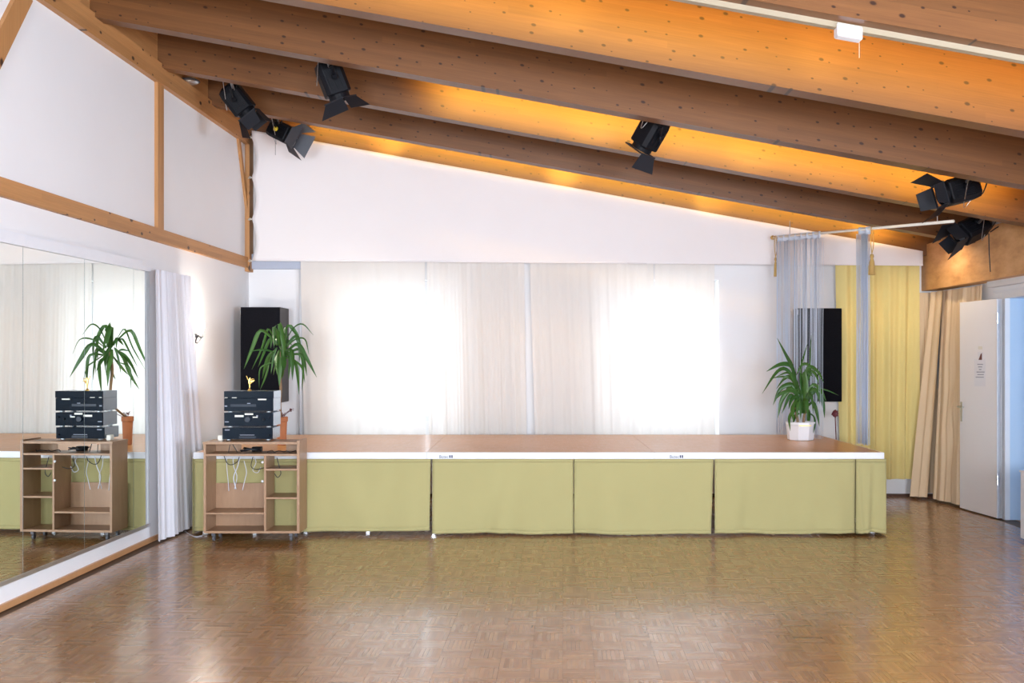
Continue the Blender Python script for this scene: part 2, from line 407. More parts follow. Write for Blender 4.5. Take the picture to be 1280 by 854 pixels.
# grey lintel seen between fabric panel and corner
struct(MB().box((-3.12, WALL_Y-.07, 2.535), (-2.50, WALL_Y, 2.70)), 'trim_1', plain('grey_lintel', (.46, .50, .60), .7))
# right wall: white wall with door opening, timber beam along its top
DY0, DY1, DZ = 8.55, 9.48, 2.13
SW = (.6, 3.4, .85, 2.15)  # opening of the unseen side window, added to light the left wall
r_ = MB(); r_.box((RX, DY1, 0), (RX+.12, 11.3, 4.0)); r_.box((RX, -3.2, 0), (RX+.12, SW[0], 4.0)); r_.box((RX, SW[1], 0), (RX+.12, DY0, 4.0)); r_.box((RX, SW[0], 0), (RX+.12, SW[1], SW[2])); r_.box((RX, SW[0], SW[3]), (RX+.12, SW[1], 4.0)); r_.box((RX, DY0, DZ), (RX+.12, DY1, 4.0))
wr = struct(r_, 'wall_right', M['plaster'])
MB().box((4.34, 9.425, 2.293), (RX, WALL_Y, 2.80)).build('beam', M['beam'], wr)
MB().box((4.34, -3.0, 2.293), (RX, 9.418, 2.80)).build('beam', M['beam'], wr)
MB().box((4.44, -3.0, 2.235), (RX, 9.7, 2.293)).build('curtain_track', M['white'], wr)
MB().box((RX-.02, -3.0, 2.18), (RX, 9.7, 2.20)).build('wall_trim', M['white'], wr)
# rear wall, behind the camera, with two large unseen windows added for fill light
q = MB(); RW = [(-2.7, -.5), (.9, 3.1)]
for a, b_ in ((-3.7, RW[0][0]), (RW[0][1], RW[1][0]), (RW[1][1], RX+.3)): q.box((a, -3.22, 0), (b_, -3.0, 4.75))
for a, b_ in RW: q.box((a, -3.22, 0), (b_, -3.0, .9)); q.box((a, -3.22, 2.6), (b_, -3.0, 4.75))
struct(q, 'wall_rear', M['plaster'])
for k, (a, b_) in enumerate(RW):
    fr = MB(); fr.box((a, -3.15, .9), (a+.07, -3.08, 2.6)); fr.box((b_-.07, -3.15, .9), (b_, -3.08, 2.6))
    fr.box((a+.07, -3.15, .9), (b_-.07, -3.08, .97)); fr.box((a+.07, -3.15, 2.53), (b_-.07, -3.08, 2.6)); fr.box(((a+b_)/2-.04, -3.15, .97), ((a+b_)/2+.04, -3.08, 2.53))
    struct(fr, 'window_%d' % (k+3), M['white'])
fr = MB()
for y in (SW[0], (SW[0]+SW[1])/2-.03, SW[1]-.06): fr.box((RX+.04, y, SW[2]), (RX+.10, y+.06, SW[3]))
for z in (SW[2], SW[3]-.06): fr.box((RX+.045, SW[0]+.06, z), (RX+.095, SW[1]-.06, z+.06))
struct(fr, 'window_5', M['white'])
# roof boards + rafters
def sheared(x0, x1, y0, y1, za, zb):
    lo = [(x0, y0, ZR(x0)+za), (x1, y0, ZR(x1)+za), (x1, y1, ZR(x1)+za), (x0, y1, ZR(x0)+za)]
    hi = [(x0, y0, ZR(x0)+zb), (x1, y0, ZR(x1)+zb), (x1, y1, ZR(x1)+zb), (x0, y1, ZR(x0)+zb)]
    return MB().hexa(lo, hi)
ceil = struct(sheared(-3.7, RX+.4, -3.3, 11.4, .48, .62), 'ceiling', M['ceil'])
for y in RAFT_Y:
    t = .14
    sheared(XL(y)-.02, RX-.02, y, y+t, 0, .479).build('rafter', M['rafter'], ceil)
# skirting
wall_strip(-3, 11.0, 0, .04, 0, .022, 'ply_orange', 'baseboard_left', None, kind='structure')
struct(MB().box((XL(11)+.03, WALL_Y-.015, 0), (RX, WALL_Y, .03)), 'baseboard_back', plain('dark_skirting', (.10, .045, .025), .5))
# corridor beyond the door
hb = MB(); hb.box((RX+.12, 9.472, 0), (7.2, 9.65, 2.7)); hb.box((RX+.036, 9.472, 0), (RX+.12, 9.4795, DZ)); hb.box((7.1, 6.2, 0), (7.25, 9.5, 2.7)); hb.box((RX+.12, 6.0, 0), (7.2, 6.2, 2.7)); hb.box((RX+.12, 6.0, 2.7), (7.25, 9.65, 2.8))
struct(hb, 'wall_corridor', M['plaster_cool'])
struct(MB().box((RX+.1, 6.0, -.12), (7.2, 9.6, -.001)), 'floor_corridor', M['ply_orange'])
# door frame (door_1) and open leaf
d = MB(); d.box((RX-.012, DY1-.012, 0), (RX+.035, DY1+.05, DZ+.05)); d.box((RX-.012, DY0-.05, 0), (RX+.132, DY0+.012, DZ+.05)); d.box((RX-.012, DY0+.012, DZ-.012), (RX+.132, DY1-.012, DZ+.05))
struct(d, 'door_frame', M['white'])
hinge = Vector((RX-.03, 9.50, 0)); far = Vector((4.415, 10.17, 0))
dd = (far-hinge).normalized(); nn = Vector((dd.y, -dd.x, 0));  nn = nn if nn.x < 0 else -nn
DL = (far-hinge).length
Md = Matrix.Translation(hinge) @ Matrix((( dd.x, nn.x, 0, 0), (dd.y, nn.y, 0, 0), (0, 0, 1, 0), (0, 0, 0, 1)))
leaf = MB().box((0, 0, .012), (DL, .04, 2.115), Md).build('door_1', M['door'], kind='structure', bevel=.002)
MB().box((0.0, -.004, .012), (.012, .046, 2.115), Md).build('door_edge', M['white'], leaf)
hd = MB(); hd.box((DL-.055, .04, .90), (DL-.025, .047, 1.10), Md)
hd.tube([Md @ Vector(p) for p in ((DL-.04, .04, 1.05), (DL-.04, .085, 1.05), (DL-.06, .09, 1.05), (DL-.15, .09, 1.05))], .010, 8); hd.build('door_handle', M['steel'], leaf, smooth=False)
for z in (.38, 1.93): MB().tube([Md @ Vector((-.005, .045, z-.05)), Md @ Vector((-.005, .045, z+.05))], .012, 8).build('hinge', M['steel'], leaf)
# notice on the door
ny = .0405
def dpt(px, py):
    """point on the leaf seen at pixel"""
    # intersect the ray with the leaf's front plane
    o = Vector((0, 0, EYE)); r = Vector(((px-CX)/F, 1, -(py-CY)/F)); p0 = Md @ Vector((0, ny, 0)); t = (p0-o).dot(nn)/r.dot(nn); return o + r*t
def on_leaf(name, x0, y0, x1, y1, mat, parent, lift, **kw):
    a = [dpt(x0, y1), dpt(x1, y1), dpt(x1, y0), dpt(x0, y0)]
    return MB().hexa([v + nn*(lift-.0008) for v in a], [v + nn*lift for v in a]).build(name, mat, parent, **kw)
pap = on_leaf('paper_notice', 1218, 449, 1232, 483, M['paper'], None, .002, label='white paper notice with grey lines of print taped to the open door', cat='notice')
for k, (a, b_) in enumerate(((1222, 1229), (1223, 1228), (1224, 1227), (1221, 1231), (1222, 1230), (1220, 1230))):
    on_leaf('print_line', a, 455+k*3.2, b_, 456.2+k*3.2, M['inkgrey'], pap, .0032)
pc = on_leaf('picture_card', 1222.5, 440, 1229.5, 450.5, M['paper'], None, .0045, label='small picture card with brown red figure above paper notice', cat='card')
f1 = [dpt(1223.8, 450), dpt(1228, 450), dpt(1228, 441.5), dpt(1226.5, 442.5)]
MB().hexa([v+nn*.0046 for v in f1], [v+nn*.0056 for v in f1]).build('printed_figure', M['inkred'], pc)
on_leaf('tape_piece', 1223, 433, 1228, 437, M['offwhite'], None, .002, label='scrap of pale tape on door above picture card', cat='tape')

# ------------------------------------------------------------------ lamps hidden between the rafters (they light every second bay)
WARM = (1.0, .54, .075)
def bay(y, xs, strip, hot, xr=(-2.6, 4.2), zoff=.20):
    y0 = y + .14
    for x in xs:
        z = ZR(x) + zoff
        t = thing('bay_lamp', (x, y0, z), 'warm halogen lamp on hidden back of a rafter', 'lamp', 'warm lamps behind the rafters')
        MB().box((x-.06, y0, z-.03), (x+.06, y0+.05, z+.05)).build('lamp_housing', M['white'], t)
        MB().box((x-.045, y0+.05, z-.015), (x+.045, y0+.056, z+.035)).build('lamp_glass', M['tube_lit'], t)
        spot('bay_light', (x, y0+.09, z+.02), (x, y0+1.0, z+.03), hot, WARM, 34, 1.0, .03)
    if strip:
        xm = (xr[0]+xr[1])/2; z = ZR(xm)+.31
        a = area('bay_glow', (xm, y0+.12, z), (xm, y0+1.0, z+.05), xr[1]-xr[0], .08, strip, WARM, 46)
        v = Vector((1, 0, -PITCH)).normalized(); f = Vector((0, 1, .02)).normalized(); up = -f.cross(v)
        R = Matrix((v, up, -f)).transposed(); 
        if R.determinant() < 0: R = Matrix((v, -up, -f)).transposed()
        a.rotation_euler = R.to_euler()
bay(9.727, (-1.60, .34, 2.0, 3.75), 19, 42)
bay(7.24, (.5, 1.9, 3.3), 20, 16, (-.9, 4.1))
bay(4.755, (.2, 1.8, 3.3), 15, 14, (-1.6, 4.1), .30)
# downlights behind the third rafter: three added to brighten the stage, one close to the right-hand beam
for x, aim, pw, lab in ((-1.9, (-1.9, 9.55), 24, 'small added downlight hidden between the last two rafters above left end of stage'),
                        (.1, (.1, 9.55), 24, 'small added downlight hidden between the last two rafters above middle of stage'),
                        (2.0, (2.0, 9.55), 24, 'small added downlight hidden between the last two rafters above potted palm'),
                        (3.98, (4.12, 10.1), 15, 'small downlight hidden between the last two rafters beside right beam')):
    z = ZR(x) + .10
    t = thing('downlight', (x, 10.12, z+.06), lab, 'lamp')
    MB().lathe([(.03, .06), (.05, .05), (.06, 0), (.052, 0), (.04, .03)], 18, Matrix.Translation((x, 10.12, z))).build('reflector', M['white'], t)
    MB().tube([(x, 10.12, z+.05), (x, 10.12, ZR(x)+.479)], .008, 6).build('stem', M['white'], t)
    spot('downlight_beam', (x, 10.12, z-.02), (*aim, 0), pw, (1.0, .80, .55), 150 if x > 3 else 92, .7, .04)

# ------------------------------------------------------------------ stage
st = thing('stage', (.0, 9.67, 0), 'low stage with orange parquet deck and white edge along back wall', 'stage')
SX = [(243-CX)/143.0, (533-CX)/143.0, (818-CX)/143.0, (1104-CX)/143.0]; SY0, SY1 = 8.67, 10.67
for k in range(3):
    a, b_ = SX[k]+.0015, SX[k+1]-.0015
    MB().box((a, SY0+.03, STAGE_Z-.05), (b_, SY1, STAGE_Z)).build('deck_panel', M['deck'], st)
    MB().box((a, SY0, STAGE_Z-.055), (b_, SY0+.028, STAGE_Z+.001)).build('edge_profile', M['white'], st)
MB().box((SX[0]-.012, SY0+.01, STAGE_Z-.055), (SX[0], SY1, STAGE_Z)).build('edge_profile', M['white'], st)
MB().box((SX[3], SY0, STAGE_Z-.055), (SX[3]+.008, SY1, STAGE_Z)).build('edge_profile', M['white'], st)
for k in range(4):
    for y in (SY0+.12, SY1-.1):
        x = SX[k] + (.06 if k < 3 else -.06)
        MB().box((x-.02, y-.02, 0), (x+.02, y+.02, STAGE_Z-.05)).build('leg', M['steel'], st)
for x in (SX[0]+.5, SX[0]+.95, SX[0]+1.5):
    MB().box((x-.015, SY0+.1, 0), (x+.015, SY0+.13, STAGE_Z-.05)).build('leg', M['steel'], st)
def text(name, s, loc, size, mat, parent, label=None):
    cu = bpy.data.curves.new(name, 'FONT'); cu.body = s; cu.size = size; cu.extrude = .0006
    tmp = bpy.data.objects.new(name, cu); COL.objects.link(tmp); bpy.context.view_layer.update()
    me = bpy.data.meshes.new_from_object(tmp.evaluated_get(bpy.context.evaluated_depsgraph_get())); bpy.data.objects.remove(tmp)
    me.materials.clear(); me.materials.append(mat)
    o = bpy.data.objects.new(name, me); COL.objects.link(o); o.rotation_euler = (math.radians(90), 0, 0)
    o.parent = parent; o.location = Vector(loc) - wloc(parent)
    if label: o['label'] = label
    return o
for px in (549, 837):
    x = (px-CX)/143.0
    text('edge_lettering', 'Bütec', (x, SY0-.0012, STAGE_Z-.047), .036, M['ink'], st)
    for k in range(2):
        MB().box((x+.088+k*.018, SY0-.0015, STAGE_Z-.046), (x+.100+k*.018, SY0, STAGE_Z-.022)).build('edge_mark', M['ink'], st)

# skirt cloths hung along the stage front
def skirt(px0, px1, label, seed, left_gap=0.0, right_gap=0.0, hem=664.5):
    rnd = random.Random(seed); x0, x1 = (px0-CX)/143.3, (px1-CX)/143.3; wv = x1-x0
    ph = [rnd.uniform(0, 6.28) for _ in range(6)]; z0 = max(.006, EYE-(hem-CY)/143.3)
    kinks = [(rnd.uniform(.1, .9), rnd.uniform(.03, .07)*1.0, rnd.uniform(-1, 1)) for _ in range(5)]
    def fn(u, v):
        z = (STAGE_Z-.052)*(1-v) + z0*v + .004*math.sin(u*7+ph[0])*v
        x = x0 + wv*u + left_gap*v*(1-u)**6*.0 + right_gap*0
        x += left_gap*v*max(0, 1-u*5) - right_gap*v*max(0, 1-(1-u)*5)
        fall = .25 + .75*v
        y = SY0 - .022 - .011*fall*math.sin(u*wv*8+ph[1]+v) - .006*fall*math.sin(u*wv*21+ph[2]+v*1.4)
        for c, sg, a in kinks: y -= .028*a*math.exp(-((u-c-.12*(v-.5)*a)/sg)**2/2)*fall
        y -= .02*v*abs(left_gap*40 if u < .06 else 0)*(1-u/.06 if u < .06 else 0)
        return (x, y - .004, z)
    o = MB().grid(max(16, int(wv*36)), 12, fn).build('stage_skirt', M['olive'], None, label, 'stage skirt', 'olive cloths hung along the stage front', smooth=True, thick=.003)
    hemm = MB().grid(max(12, int(wv*30)), 1, lambda u, v: (fn(u, .95)[0], fn(u, .95 + .05*v)[1]-.003, fn(u, .95+.05*v)[2]))
    hemm.build('hem', M['olive'], o, smooth=True, thick=.002)
    tp = MB().grid(max(12, int(wv*30)), 1, lambda u, v: (fn(u, 0)[0], fn(u, 0)[1]-.004, (STAGE_Z-.053) - .03*v))
    tp.build('top_band', M['olive'], o, smooth=True, thick=.002)
skirt(243, 538.5, 'olive skirt cloth on stage front behind and right of the wooden cart', 1, 0, .012, 664.0)
skirt(540.5, 716.5, 'olive skirt cloth on stage front right of first open slit', 2, .0, .0, 667)
skirt(717.5, 891.5, 'olive skirt cloth on stage front left of second open slit', 3, 0, .022, 667.5)
skirt(893, 1068.5, 'olive skirt cloth on stage front right of second open slit', 4, 0, .0, 667)
skirt(1069.5, 1107, 'narrowest olive skirt cloth at right end of stage front', 5, 0, 0, 666)
# the right-hand return of the skirt
def fnr(u, v): return (SX[3]+.022-.004*math.sin(u*14), SY0-.01+2.0*u, (STAGE_Z-.052)*(1-v)+.01*v)
MB().grid(30, 6, fnr).build('stage_skirt', M['olive'], None, 'olive skirt cloth along right end side of the stage', 'stage skirt', 'olive cloths hung along the stage front', smooth=True, thick=.003)
MB().grid(30, 6, lambda u, v: (SX[0]-.022, SY0+.02+1.9*u, (STAGE_Z-.052)*(1-v)+.01*v)).build('stage_skirt', M['olive'], None, 'olive skirt cloth along left end side of the stage', 'stage skirt', 'olive cloths hung along the stage front', smooth=True, thick=.003)

# ------------------------------------------------------------------ hanging cloths
def folds(seed, n, irregular=.4):
    r = random.Random(seed); ks = [(n*(1+irregular*r.uniform(-1, 1))*f, r.uniform(0, 6.28), a) for f, a in ((1, 1), (1.63, .5), (.57, .6), (2.7, .22))]
    return lambda u: sum(a*math.sin(6.2832*k*u+p) for k, p, a in ks)/1.6
def curtain(name, mat, p0, p1, zt, zb, amp, nf, seed, label, cat, group=None, nu=120, nv=24, bot=None, top_gather=.45, wave=.0, mod=None):
    """p0,p1: ends (x,y) at the top; bot: ends at the hem; zt/zb may be pairs"""
    f = folds(seed, nf); p0, p1 = Vector(p0), Vector(p1); b0, b1 = (Vector(bot[0]), Vector(bot[1])) if bot else (p0, p1)
    zt = zt if isinstance(zt, tuple) else (zt, zt); zb = zb if isinstance(zb, tuple) else (zb, zb)
    def fn(u, v):
        a = p0.lerp(p1, u); b = b0.lerp(b1, u); c = a.lerp(b, v); d = (p1-p0).normalized(); nr = Vector((d.y, -d.x))
        am = amp*(top_gather + (1-top_gather)*min(1, v*1.6))
        k = f(u + .010*math.sin(v*3+seed))
        c = c + nr*am*k + d*am*.35*math.cos(u*nf*6.28)*v
        z = (zt[0]*(1-u)+zt[1]*u)*(1-v) + (zb[0]*(1-u)+zb[1]*u)*v + wave*math.sin(u*9+seed)*v
        q = Vector((c.x, c.y, z))
        return mod(u, v, q) if mod else q
    o = MB().grid(nu, nv, fn).build(name, mat, None, label, cat, group, smooth=True)
    tape = MB().grid(nu//2, 1, lambda u, v: fn(u, .0) + Vector((0, -.004 if abs((p1-p0).x) > abs((p1-p0).y) else 0, -.001-.028*v)))
    tape.build('heading_tape', mat, o, smooth=True)
    return o
CYY = 10.99; pm = F/CYY
G = 'cream curtains over the back wall windows'
cx = lambda p: (p-CX)/pm
curtain('window_curtain', M['curtain'], (cx(375.5), CYY), (cx(531), CYY), 2.66, .45, .015, 7, 3, 'cream window curtain left of the bright centre slit, leftmost of four', 'curtain', G, bot=((cx(380), CYY), (cx(531.5), CYY)))
curtain('window_curtain', M['curtain'], (cx(533.5), CYY+.01), (cx(655), CYY), 2.66, .45, .022, 7, 8, 'cream window curtain with deep folds at its right edge, second from left', 'curtain', G, bot=((cx(535.5), CYY+.01), (cx(658), CYY)))
curtain('window_curtain', M['curtain'], (cx(662), CYY), (cx(817), CYY), 2.66, .45, .014, 8, 21, 'cream window curtain third from left, right of narrow bare wall gap', 'curtain', G, bot=((cx(669), CYY), (cx(818), CYY)))
curtain('window_curtain', M['curtain'], (cx(818.5), CYY+.012), (cx(893), CYY), 2.66, .45, .010, 3, 34, 'brightest cream window curtain, rightmost of four, beside bare wall', 'curtain', G, nu=70)
YC = 10.98
curtain('yellow_curtain', M['yellowc'], ((1044.5-CX)*YC/F, YC), ((1149-CX)*YC/F, YC), 2.60, .205, .035, 5, 5, 'mustard yellow curtain hanging at right end of back wall', 'curtain', None, bot=(((1050-CX)*YC/F, YC), ((1146.5-CX)*YC/F, YC)))
# tan curtain along the right wall, pulled aside
def tanmod(u, v, q):
    s = math.exp(-((u-.40)/.20)**2)
    q.x -= .014*s*math.sin(v*17 - abs(u-.6)*9)*math.exp(-((v-.55)/.35)**2) + .005*s*math.sin(v*3.14)
    return q
curtain('tan_curtain', M['tan'], (4.43, 10.74), (4.465, 9.84), 2.27, (.03, .03), .022, 4, 14, 'tan curtain draped directly behind the open door', 'curtain', 'tan curtains along right wall', nu=140, nv=60, bot=((4.30, 10.70), (4.475, 9.95)), top_gather=.7, mod=tanmod)
curtain('tan_curtain', M['tan'], (4.40, 10.95), (4.38, 10.60), 2.27, (.03, .035), .028, 2, 19, 'tan curtain left of dark slit, pulled forward at its foot', 'curtain', 'tan curtains along right wall', nu=70, nv=50, bot=((4.13, 10.86), (4.27, 10.75)), top_gather=.7)
curtain('tan_curtain', M['tan'], (4.27, 11.02), (4.47, 10.97), 2.27, .05, .012, 3, 15, 'narrow shaded tan curtain in the corner beside yellow curtain', 'curtain', 'tan curtains along right wall', nu=40)
# white curtain at the end of the mirror
def lp(y, off): return (XL(y)+off, y)
def flare(u, v, q): 
    q.x += .03*v; return q
curtain('side_curtain', M['curtain_side'], lp(8.20, .105), lp(9.12, .055), (2.285, 2.30), (.02, .02), .028, 9, 9, 'white floor length curtain beside wall mirror', 'curtain', None, nu=150, bot=(lp(8.24, .085), lp(9.36, .09)), mod=flare)
# fabric panel laced under the last rafter
YV = 10.88; xv0, xv1 = (320-CX)*YV/F, (1153.5-CX)*YV/F
ties = [P(316, y, YV).z for y in (172, 222, 274, 326)]
def panel(u, v):
    zt = 0; x = xv0 + (xv1-xv0)*u
    top = ZR(x) + .03; bot = 2.613 - .053*u
    z = top*(1-v) + bot*v
    if u < .08:
        for a, b_ in zip(ties, ties[1:]):
            if b_ <= z <= a: x -= (1-math.sin(math.pi*(a-z)/(a-b_)))*.045*(1-u/.08); break
        else:
            if z > ties[0]: x -= .045*(1-u/.08)
    y = YV + .006*math.sin(x*2.1+z) + .004*math.sin(x*5.3-z*3)
    return (x, y, z)
fp = MB().grid(150, 40, panel).build('fabric_panel', M['banner'], None, 'large white fabric panel stretched between last rafter and curtains', 'fabric panel', smooth=True, thick=.002)
MB().grid(120, 1, lambda u, v: (xv0+(xv1-xv0)*u, YV-.006, 2.622-.053*u-.012*v)).build('hem_bar', M['banner'], fp, thick=.008)
for z in ties:
    MB().tube(bez([(xv0-.045, YV, z), (xv0-.065, YV-.01, z+.008), (xv0-.10, YV+.05, z), (xv0-.07, YV-.01, z-.010), (xv0-.045, YV, z-.004)], 16), .004, 6).build('tie_cord', M['offwhite'], fp)
# pale strip standing in for daylight leaking past the left curtain edge
MB().tube([(cx(374.5), 11.03, .5), (cx(374.5), 11.03, 2.53)], .016, 10).build('light_leak_strip', M['white'], None, 'thin pale vertical strip standing in for daylight leak at left of curtains', 'light leak', smooth=True)

# ------------------------------------------------------------------ string curtains on a diagonal rod
def rodp(px):
    k = (px-CX)/F; Y = 6.364/(k+.35); return Vector((k*Y, Y, 0))
A, B = rodp(966), rodp(1192); A.z, B.z = 2.852, 2.683
def rz(Y): return A.z + (B.z-A.z)*(Y-A.y)/(B.y-A.y)
rod = thing('curtain_rod', A, 'thin white rod slanting from stage wall to right beam', 'rod')
MB().tube([A, B], .013, 10).build('rod', M['offwhite'], rod, smooth=True)
MB().lathe([(.006, -.03), (.022, -.015), (.024, 0), (.012, .02)], 14, Matrix.Translation(A) @ Matrix.Rotation(math.radians(90), 4, 'X')).build('finial', M['tassel'], rod, smooth=True)
for q_ in (A.lerp(B, .12), A.lerp(B, .93)):
    MB().tube([q_, (q_.x, q_.y, ZR(q_.x)+.02)], .004, 6).build('hanger_wire', M['steel'], rod)
def strings(px0, px1, n_, label, seed, clump):
    r = random.Random(seed); a, b_ = rodp(px0), rodp(px1); d = (b_-a).normalized(); L = (b_-a).length
    base = a.copy(); base.z = STAGE_Z
    t = thing('string_curtain', base, label, 'string curtain', 'pale blue string curtains on the slanting rod')
    nr = Vector((d.y, -d.x, 0))
    def hd(u, v):
        p = a + d*L*u; p.z = rz(p.y) + .02 - .07*v
        return p + nr*(.020*math.sin(u*L*60) - .004)
    MB().grid(70, 2, hd).build('header_band', M['string'], t, smooth=True, thick=.002)
    b = MB()
    for k in range(n_):
        u = (k + r.uniform(-.45, .45))/n_
        u = u + clump*math.sin(u*L*38+seed)/(L*38)
        p = a + d*L*u; zt = rz(p.y) - .04; off = nr*r.uniform(-.02, .02); w_ = r.uniform(.0016, .0026)
        drift = d*r.uniform(-.008, .008); ph = r.uniform(0, 6.28)
        ends = []
        rings = []
        for j in range(7):
            v = j/6; z = zt*(1-v) + (STAGE_Z + r.uniform(.008, .03))*v if j == 6 else zt*(1-v) + (STAGE_Z+.01)*v
            c = p + off + drift*v + d*.003*math.sin(v*7+ph); c.z = z
            rings.append([c + d*w_ , c - d*w_*.5 + nr*w_, c - d*w_*.5 - nr*w_])
        b.loft(rings)
    b.build('strings', M['string'], t, kind='stuff', smooth=True)
strings(972, 1026.5, 118, 'wide see-through pale blue string curtain behind potted palm on stage', 3, .75)
strings(1073, 1087, 60, 'narrow gathered pale blue string curtain at right stage end', 5, .5)
def tassel(px, y0, y1, label, sc):
    p = rodp(px); z0, z1 = P(px, y0, p.y).z, P(px, y1, p.y).z; zr = rz(p.y)
    t = thing('tassel', (p.x, p.y, z1), label, 'tassel', 'golden tassels on the rod')
    q = Vector((0, -.03, 0))
    MB().tube(bez([(p.x-.006, p.y-.03, zr+.014), (p.x-.012, p.y-.035, (zr+z0)/2), (p.x, p.y-.03, z0)], 10), .004, 6).build('cord', M['tassel'], t)
    MB().tube(bez([(p.x+.004, p.y-.03, zr+.014), (p.x+.014, p.y-.035, (zr*.4+z0*.6)), (p.x, p.y-.03, z0)], 10), .004, 6).build('cord', M['tassel'], t)
    h = z0-z1
    MB().lathe([(.004*sc, h), (.014*sc, h*.97), (.016*sc, h*.86), (.010*sc, h*.8), (.020*sc, h*.6), (.026*sc, 0)], 14, Matrix.Translation((p.x, p.y-.03, z1))).build('tassel_fringe', M['tassel'], t, smooth=True)
tassel(968.5, 322, 346, 'thin golden tassel at left end of white rod', .75)
tassel(1088.5, 318, 344, 'thicker golden tassel beside narrow string curtain', 1.15)

# ------------------------------------------------------------------ mirror on the left wall
def XM(y): return -3.157 + .036*(y-8.4)
mr = thing('wall_mirror', (XM(6.5), 6.5, .15), 'tall frameless mirror panels along left wall reflecting the wooden cart', 'mirror')
def mstrip(y0, y1, z0, z1, o0, o1, name, mat, **kw):
    lo = [(XM(y0)+o0, y0, z0), (XM(y0)+o1, y0, z0), (XM(y1)+o1, y1, z0), (XM(y1)+o0, y1, z0)]
    return MB().hexa(lo, [(x, y, z1) for x, y, _ in lo]).build(name, mat, mr, **kw)
seams = [4.69, 5.49, 6.29, 7.09, 7.89, 8.19]
for a, b_ in zip(seams, seams[1:]):
    mstrip(a+.0025, b_-.0025, .185, 2.258, -.006, 0, 'mirror_panel', M['mirror'])
mstrip(4.69, 8.205, .158, .185, -.03, .004, 'bottom_rail', M['alu'])
for a, b_ in ((4.69, 6.30), (6.30, 8.02)):
    mstrip(a, b_-.002, 2.258, 2.335, -.02, .016, 'top_rail', M['white'])
mstrip(8.02, 8.20, 2.262, 2.30, -.02, .008, 'top_rail', M['white'])
mstrip(4.70, 8.18, .19, 2.25, -.016, -.0065, 'backing_board', M['white'])

# ------------------------------------------------------------------ wall sconce
sp = lw(238, 424)
sc = thing('wall_sconce', sp, 'small dark two armed wall lamp with lit bulbs on left wall', 'wall lamp')
MB().lathe([(.045, 0), (.045, .008), (.03, .018), (.008, .022)], 18, Matrix.Translation(sp + Vector((0, 0, .0))) @ Matrix.Rotation(math.radians(90), 4, 'Y')).build('back_plate', M['charcoal'], sc, smooth=True)
for dy in (-.05, .07):
    e = sp + Vector((.075, dy, .01))
    MB().tube(bez([sp + Vector((.015, 0, -.01)), sp + Vector((.05, dy*.6, -.035)), e], 10), .007, 8).build('arm', M['charcoal'], sc, smooth=True)
    MB().lathe([(.008, 0), (.022, .012), (.016, .045)], 14, Matrix.Translation(e)).build('cup', M['charcoal'], sc, smooth=True)
    MB().lathe([(.012, .045), (.026, .07), (.034, .11), (.030, .15), (.014, .185), (.002, .20)], 16, Matrix.Translation(e)).build('bulb', M['bulb'], sc, smooth=True)
pl = bpy.data.lights.new('sconce_light', 'POINT'); pl.energy = 13; pl.color = (1, .93, .82); pl.shadow_soft_size = .05
po = bpy.data.objects.new('sconce_light', pl); COL.objects.link(po); po.location = sp + Vector((.13, 0, .13))

# ------------------------------------------------------------------ loudspeakers
def loudspeaker(x0, x1, y0, y1, z0, z1, label, wall_x):
    t = thing('loudspeaker', ((x0+x1)/2, (y0+y1)/2, z0), label, 'loudspeaker', 'black loudspeakers on the back wall')
    MB().box((x0, y0+.015, z0), (x1, y1, z1)).build('cabinet', M['charcoal'], t, bevel=.006)
    MB().box((x0+.004, y0, z0+.004), (x1-.004, y0+.014, z1-.004)).build('grille', M['blackmatte'], t, bevel=.004)
    MB().box(((x0+x1)/2-.04, y1, (z0+z1)/2-.05), ((x0+x1)/2+.04, WALL_Y, (z0+z1)/2+.05)).build('wall_bracket', M['steel'], t)
    MB().box((x0-.004, y0+.02, z1-.07), (x0, y0+.06, z1-.015)).build('corner_catch', M['steel'], t)
    return t
loudspeaker(-3.075, -2.655, 10.42, 10.80, 1.075, 2.082, 'tall black loudspeaker behind potted palm in left corner', 0)
loudspeaker(2.86, 3.325, 10.66, 10.90, 1.075, 2.082, 'tall black loudspeaker between string curtains at right', 0)

# ------------------------------------------------------------------ wooden cart
ck = 148.7; CY0 = F/ck; CY1 = CY0 + .275
X_ = lambda p: (p-CX)/ck
Z_ = lambda p: EYE-(p-CY)/ck
ct = thing('wooden_cart', ((X_(254)+X_(374))/2, CY0+.16, 0), 'open wooden media cart on castors in front of stage', 'cart')
def cp(name, a, b, mat='cart', **kw): return MB().box(a, b).build(name, M[mat], ct, bevel=.0015, **kw)
xl0, xl1, xr0, xr1 = X_(254.3), X_(257.3), X_(371), X_(374.4); zb0, zb1 = Z_(667), Z_(664.5); zt0, zt1 = Z_(555.6), Z_(552.6)
cp('side_panel', (xl0, CY0, zb0), (xl1, CY1, zt0))
cp('side_panel', (xr0, CY0-.002, zb0), (xr1, CY1, zt1+.012))
cp('top_panel', (xl0-.005, CY0-.004, zt0), (xr0, CY1, zt1))
cp('bottom_panel', (xl1, CY0, zb0), (xr0, CY1, zb1+.003))
cp('shelf', (xl1, CY0+.002, Z_(570.2)), (xr0, CY1, Z_(567.6)))
cp('divider', (X_(329.8), CY0+.003, zb1+.003), (X_(332.4), CY1, Z_(570.2)))
cp('shelf', (xl1, CY0+.003, Z_(643.4)), (X_(329.8), CY1, Z_(641)))
cp('shelf', (X_(332.4), CY0+.004, Z_(588.6)), (xr0, CY1, Z_(586.2)))
cp('shelf', (X_(332.4), CY0+.004, Z_(624.3)), (xr0, CY1, Z_(621.9)))
cp('back_panel', (xl1, CY1-.012, zb1+.003), (X_(331), CY1-.004, Z_(609)))
cp('back_panel', (X_(348), CY1-.012, Z_(567.6)), (xr0, CY1-.004, zt0))
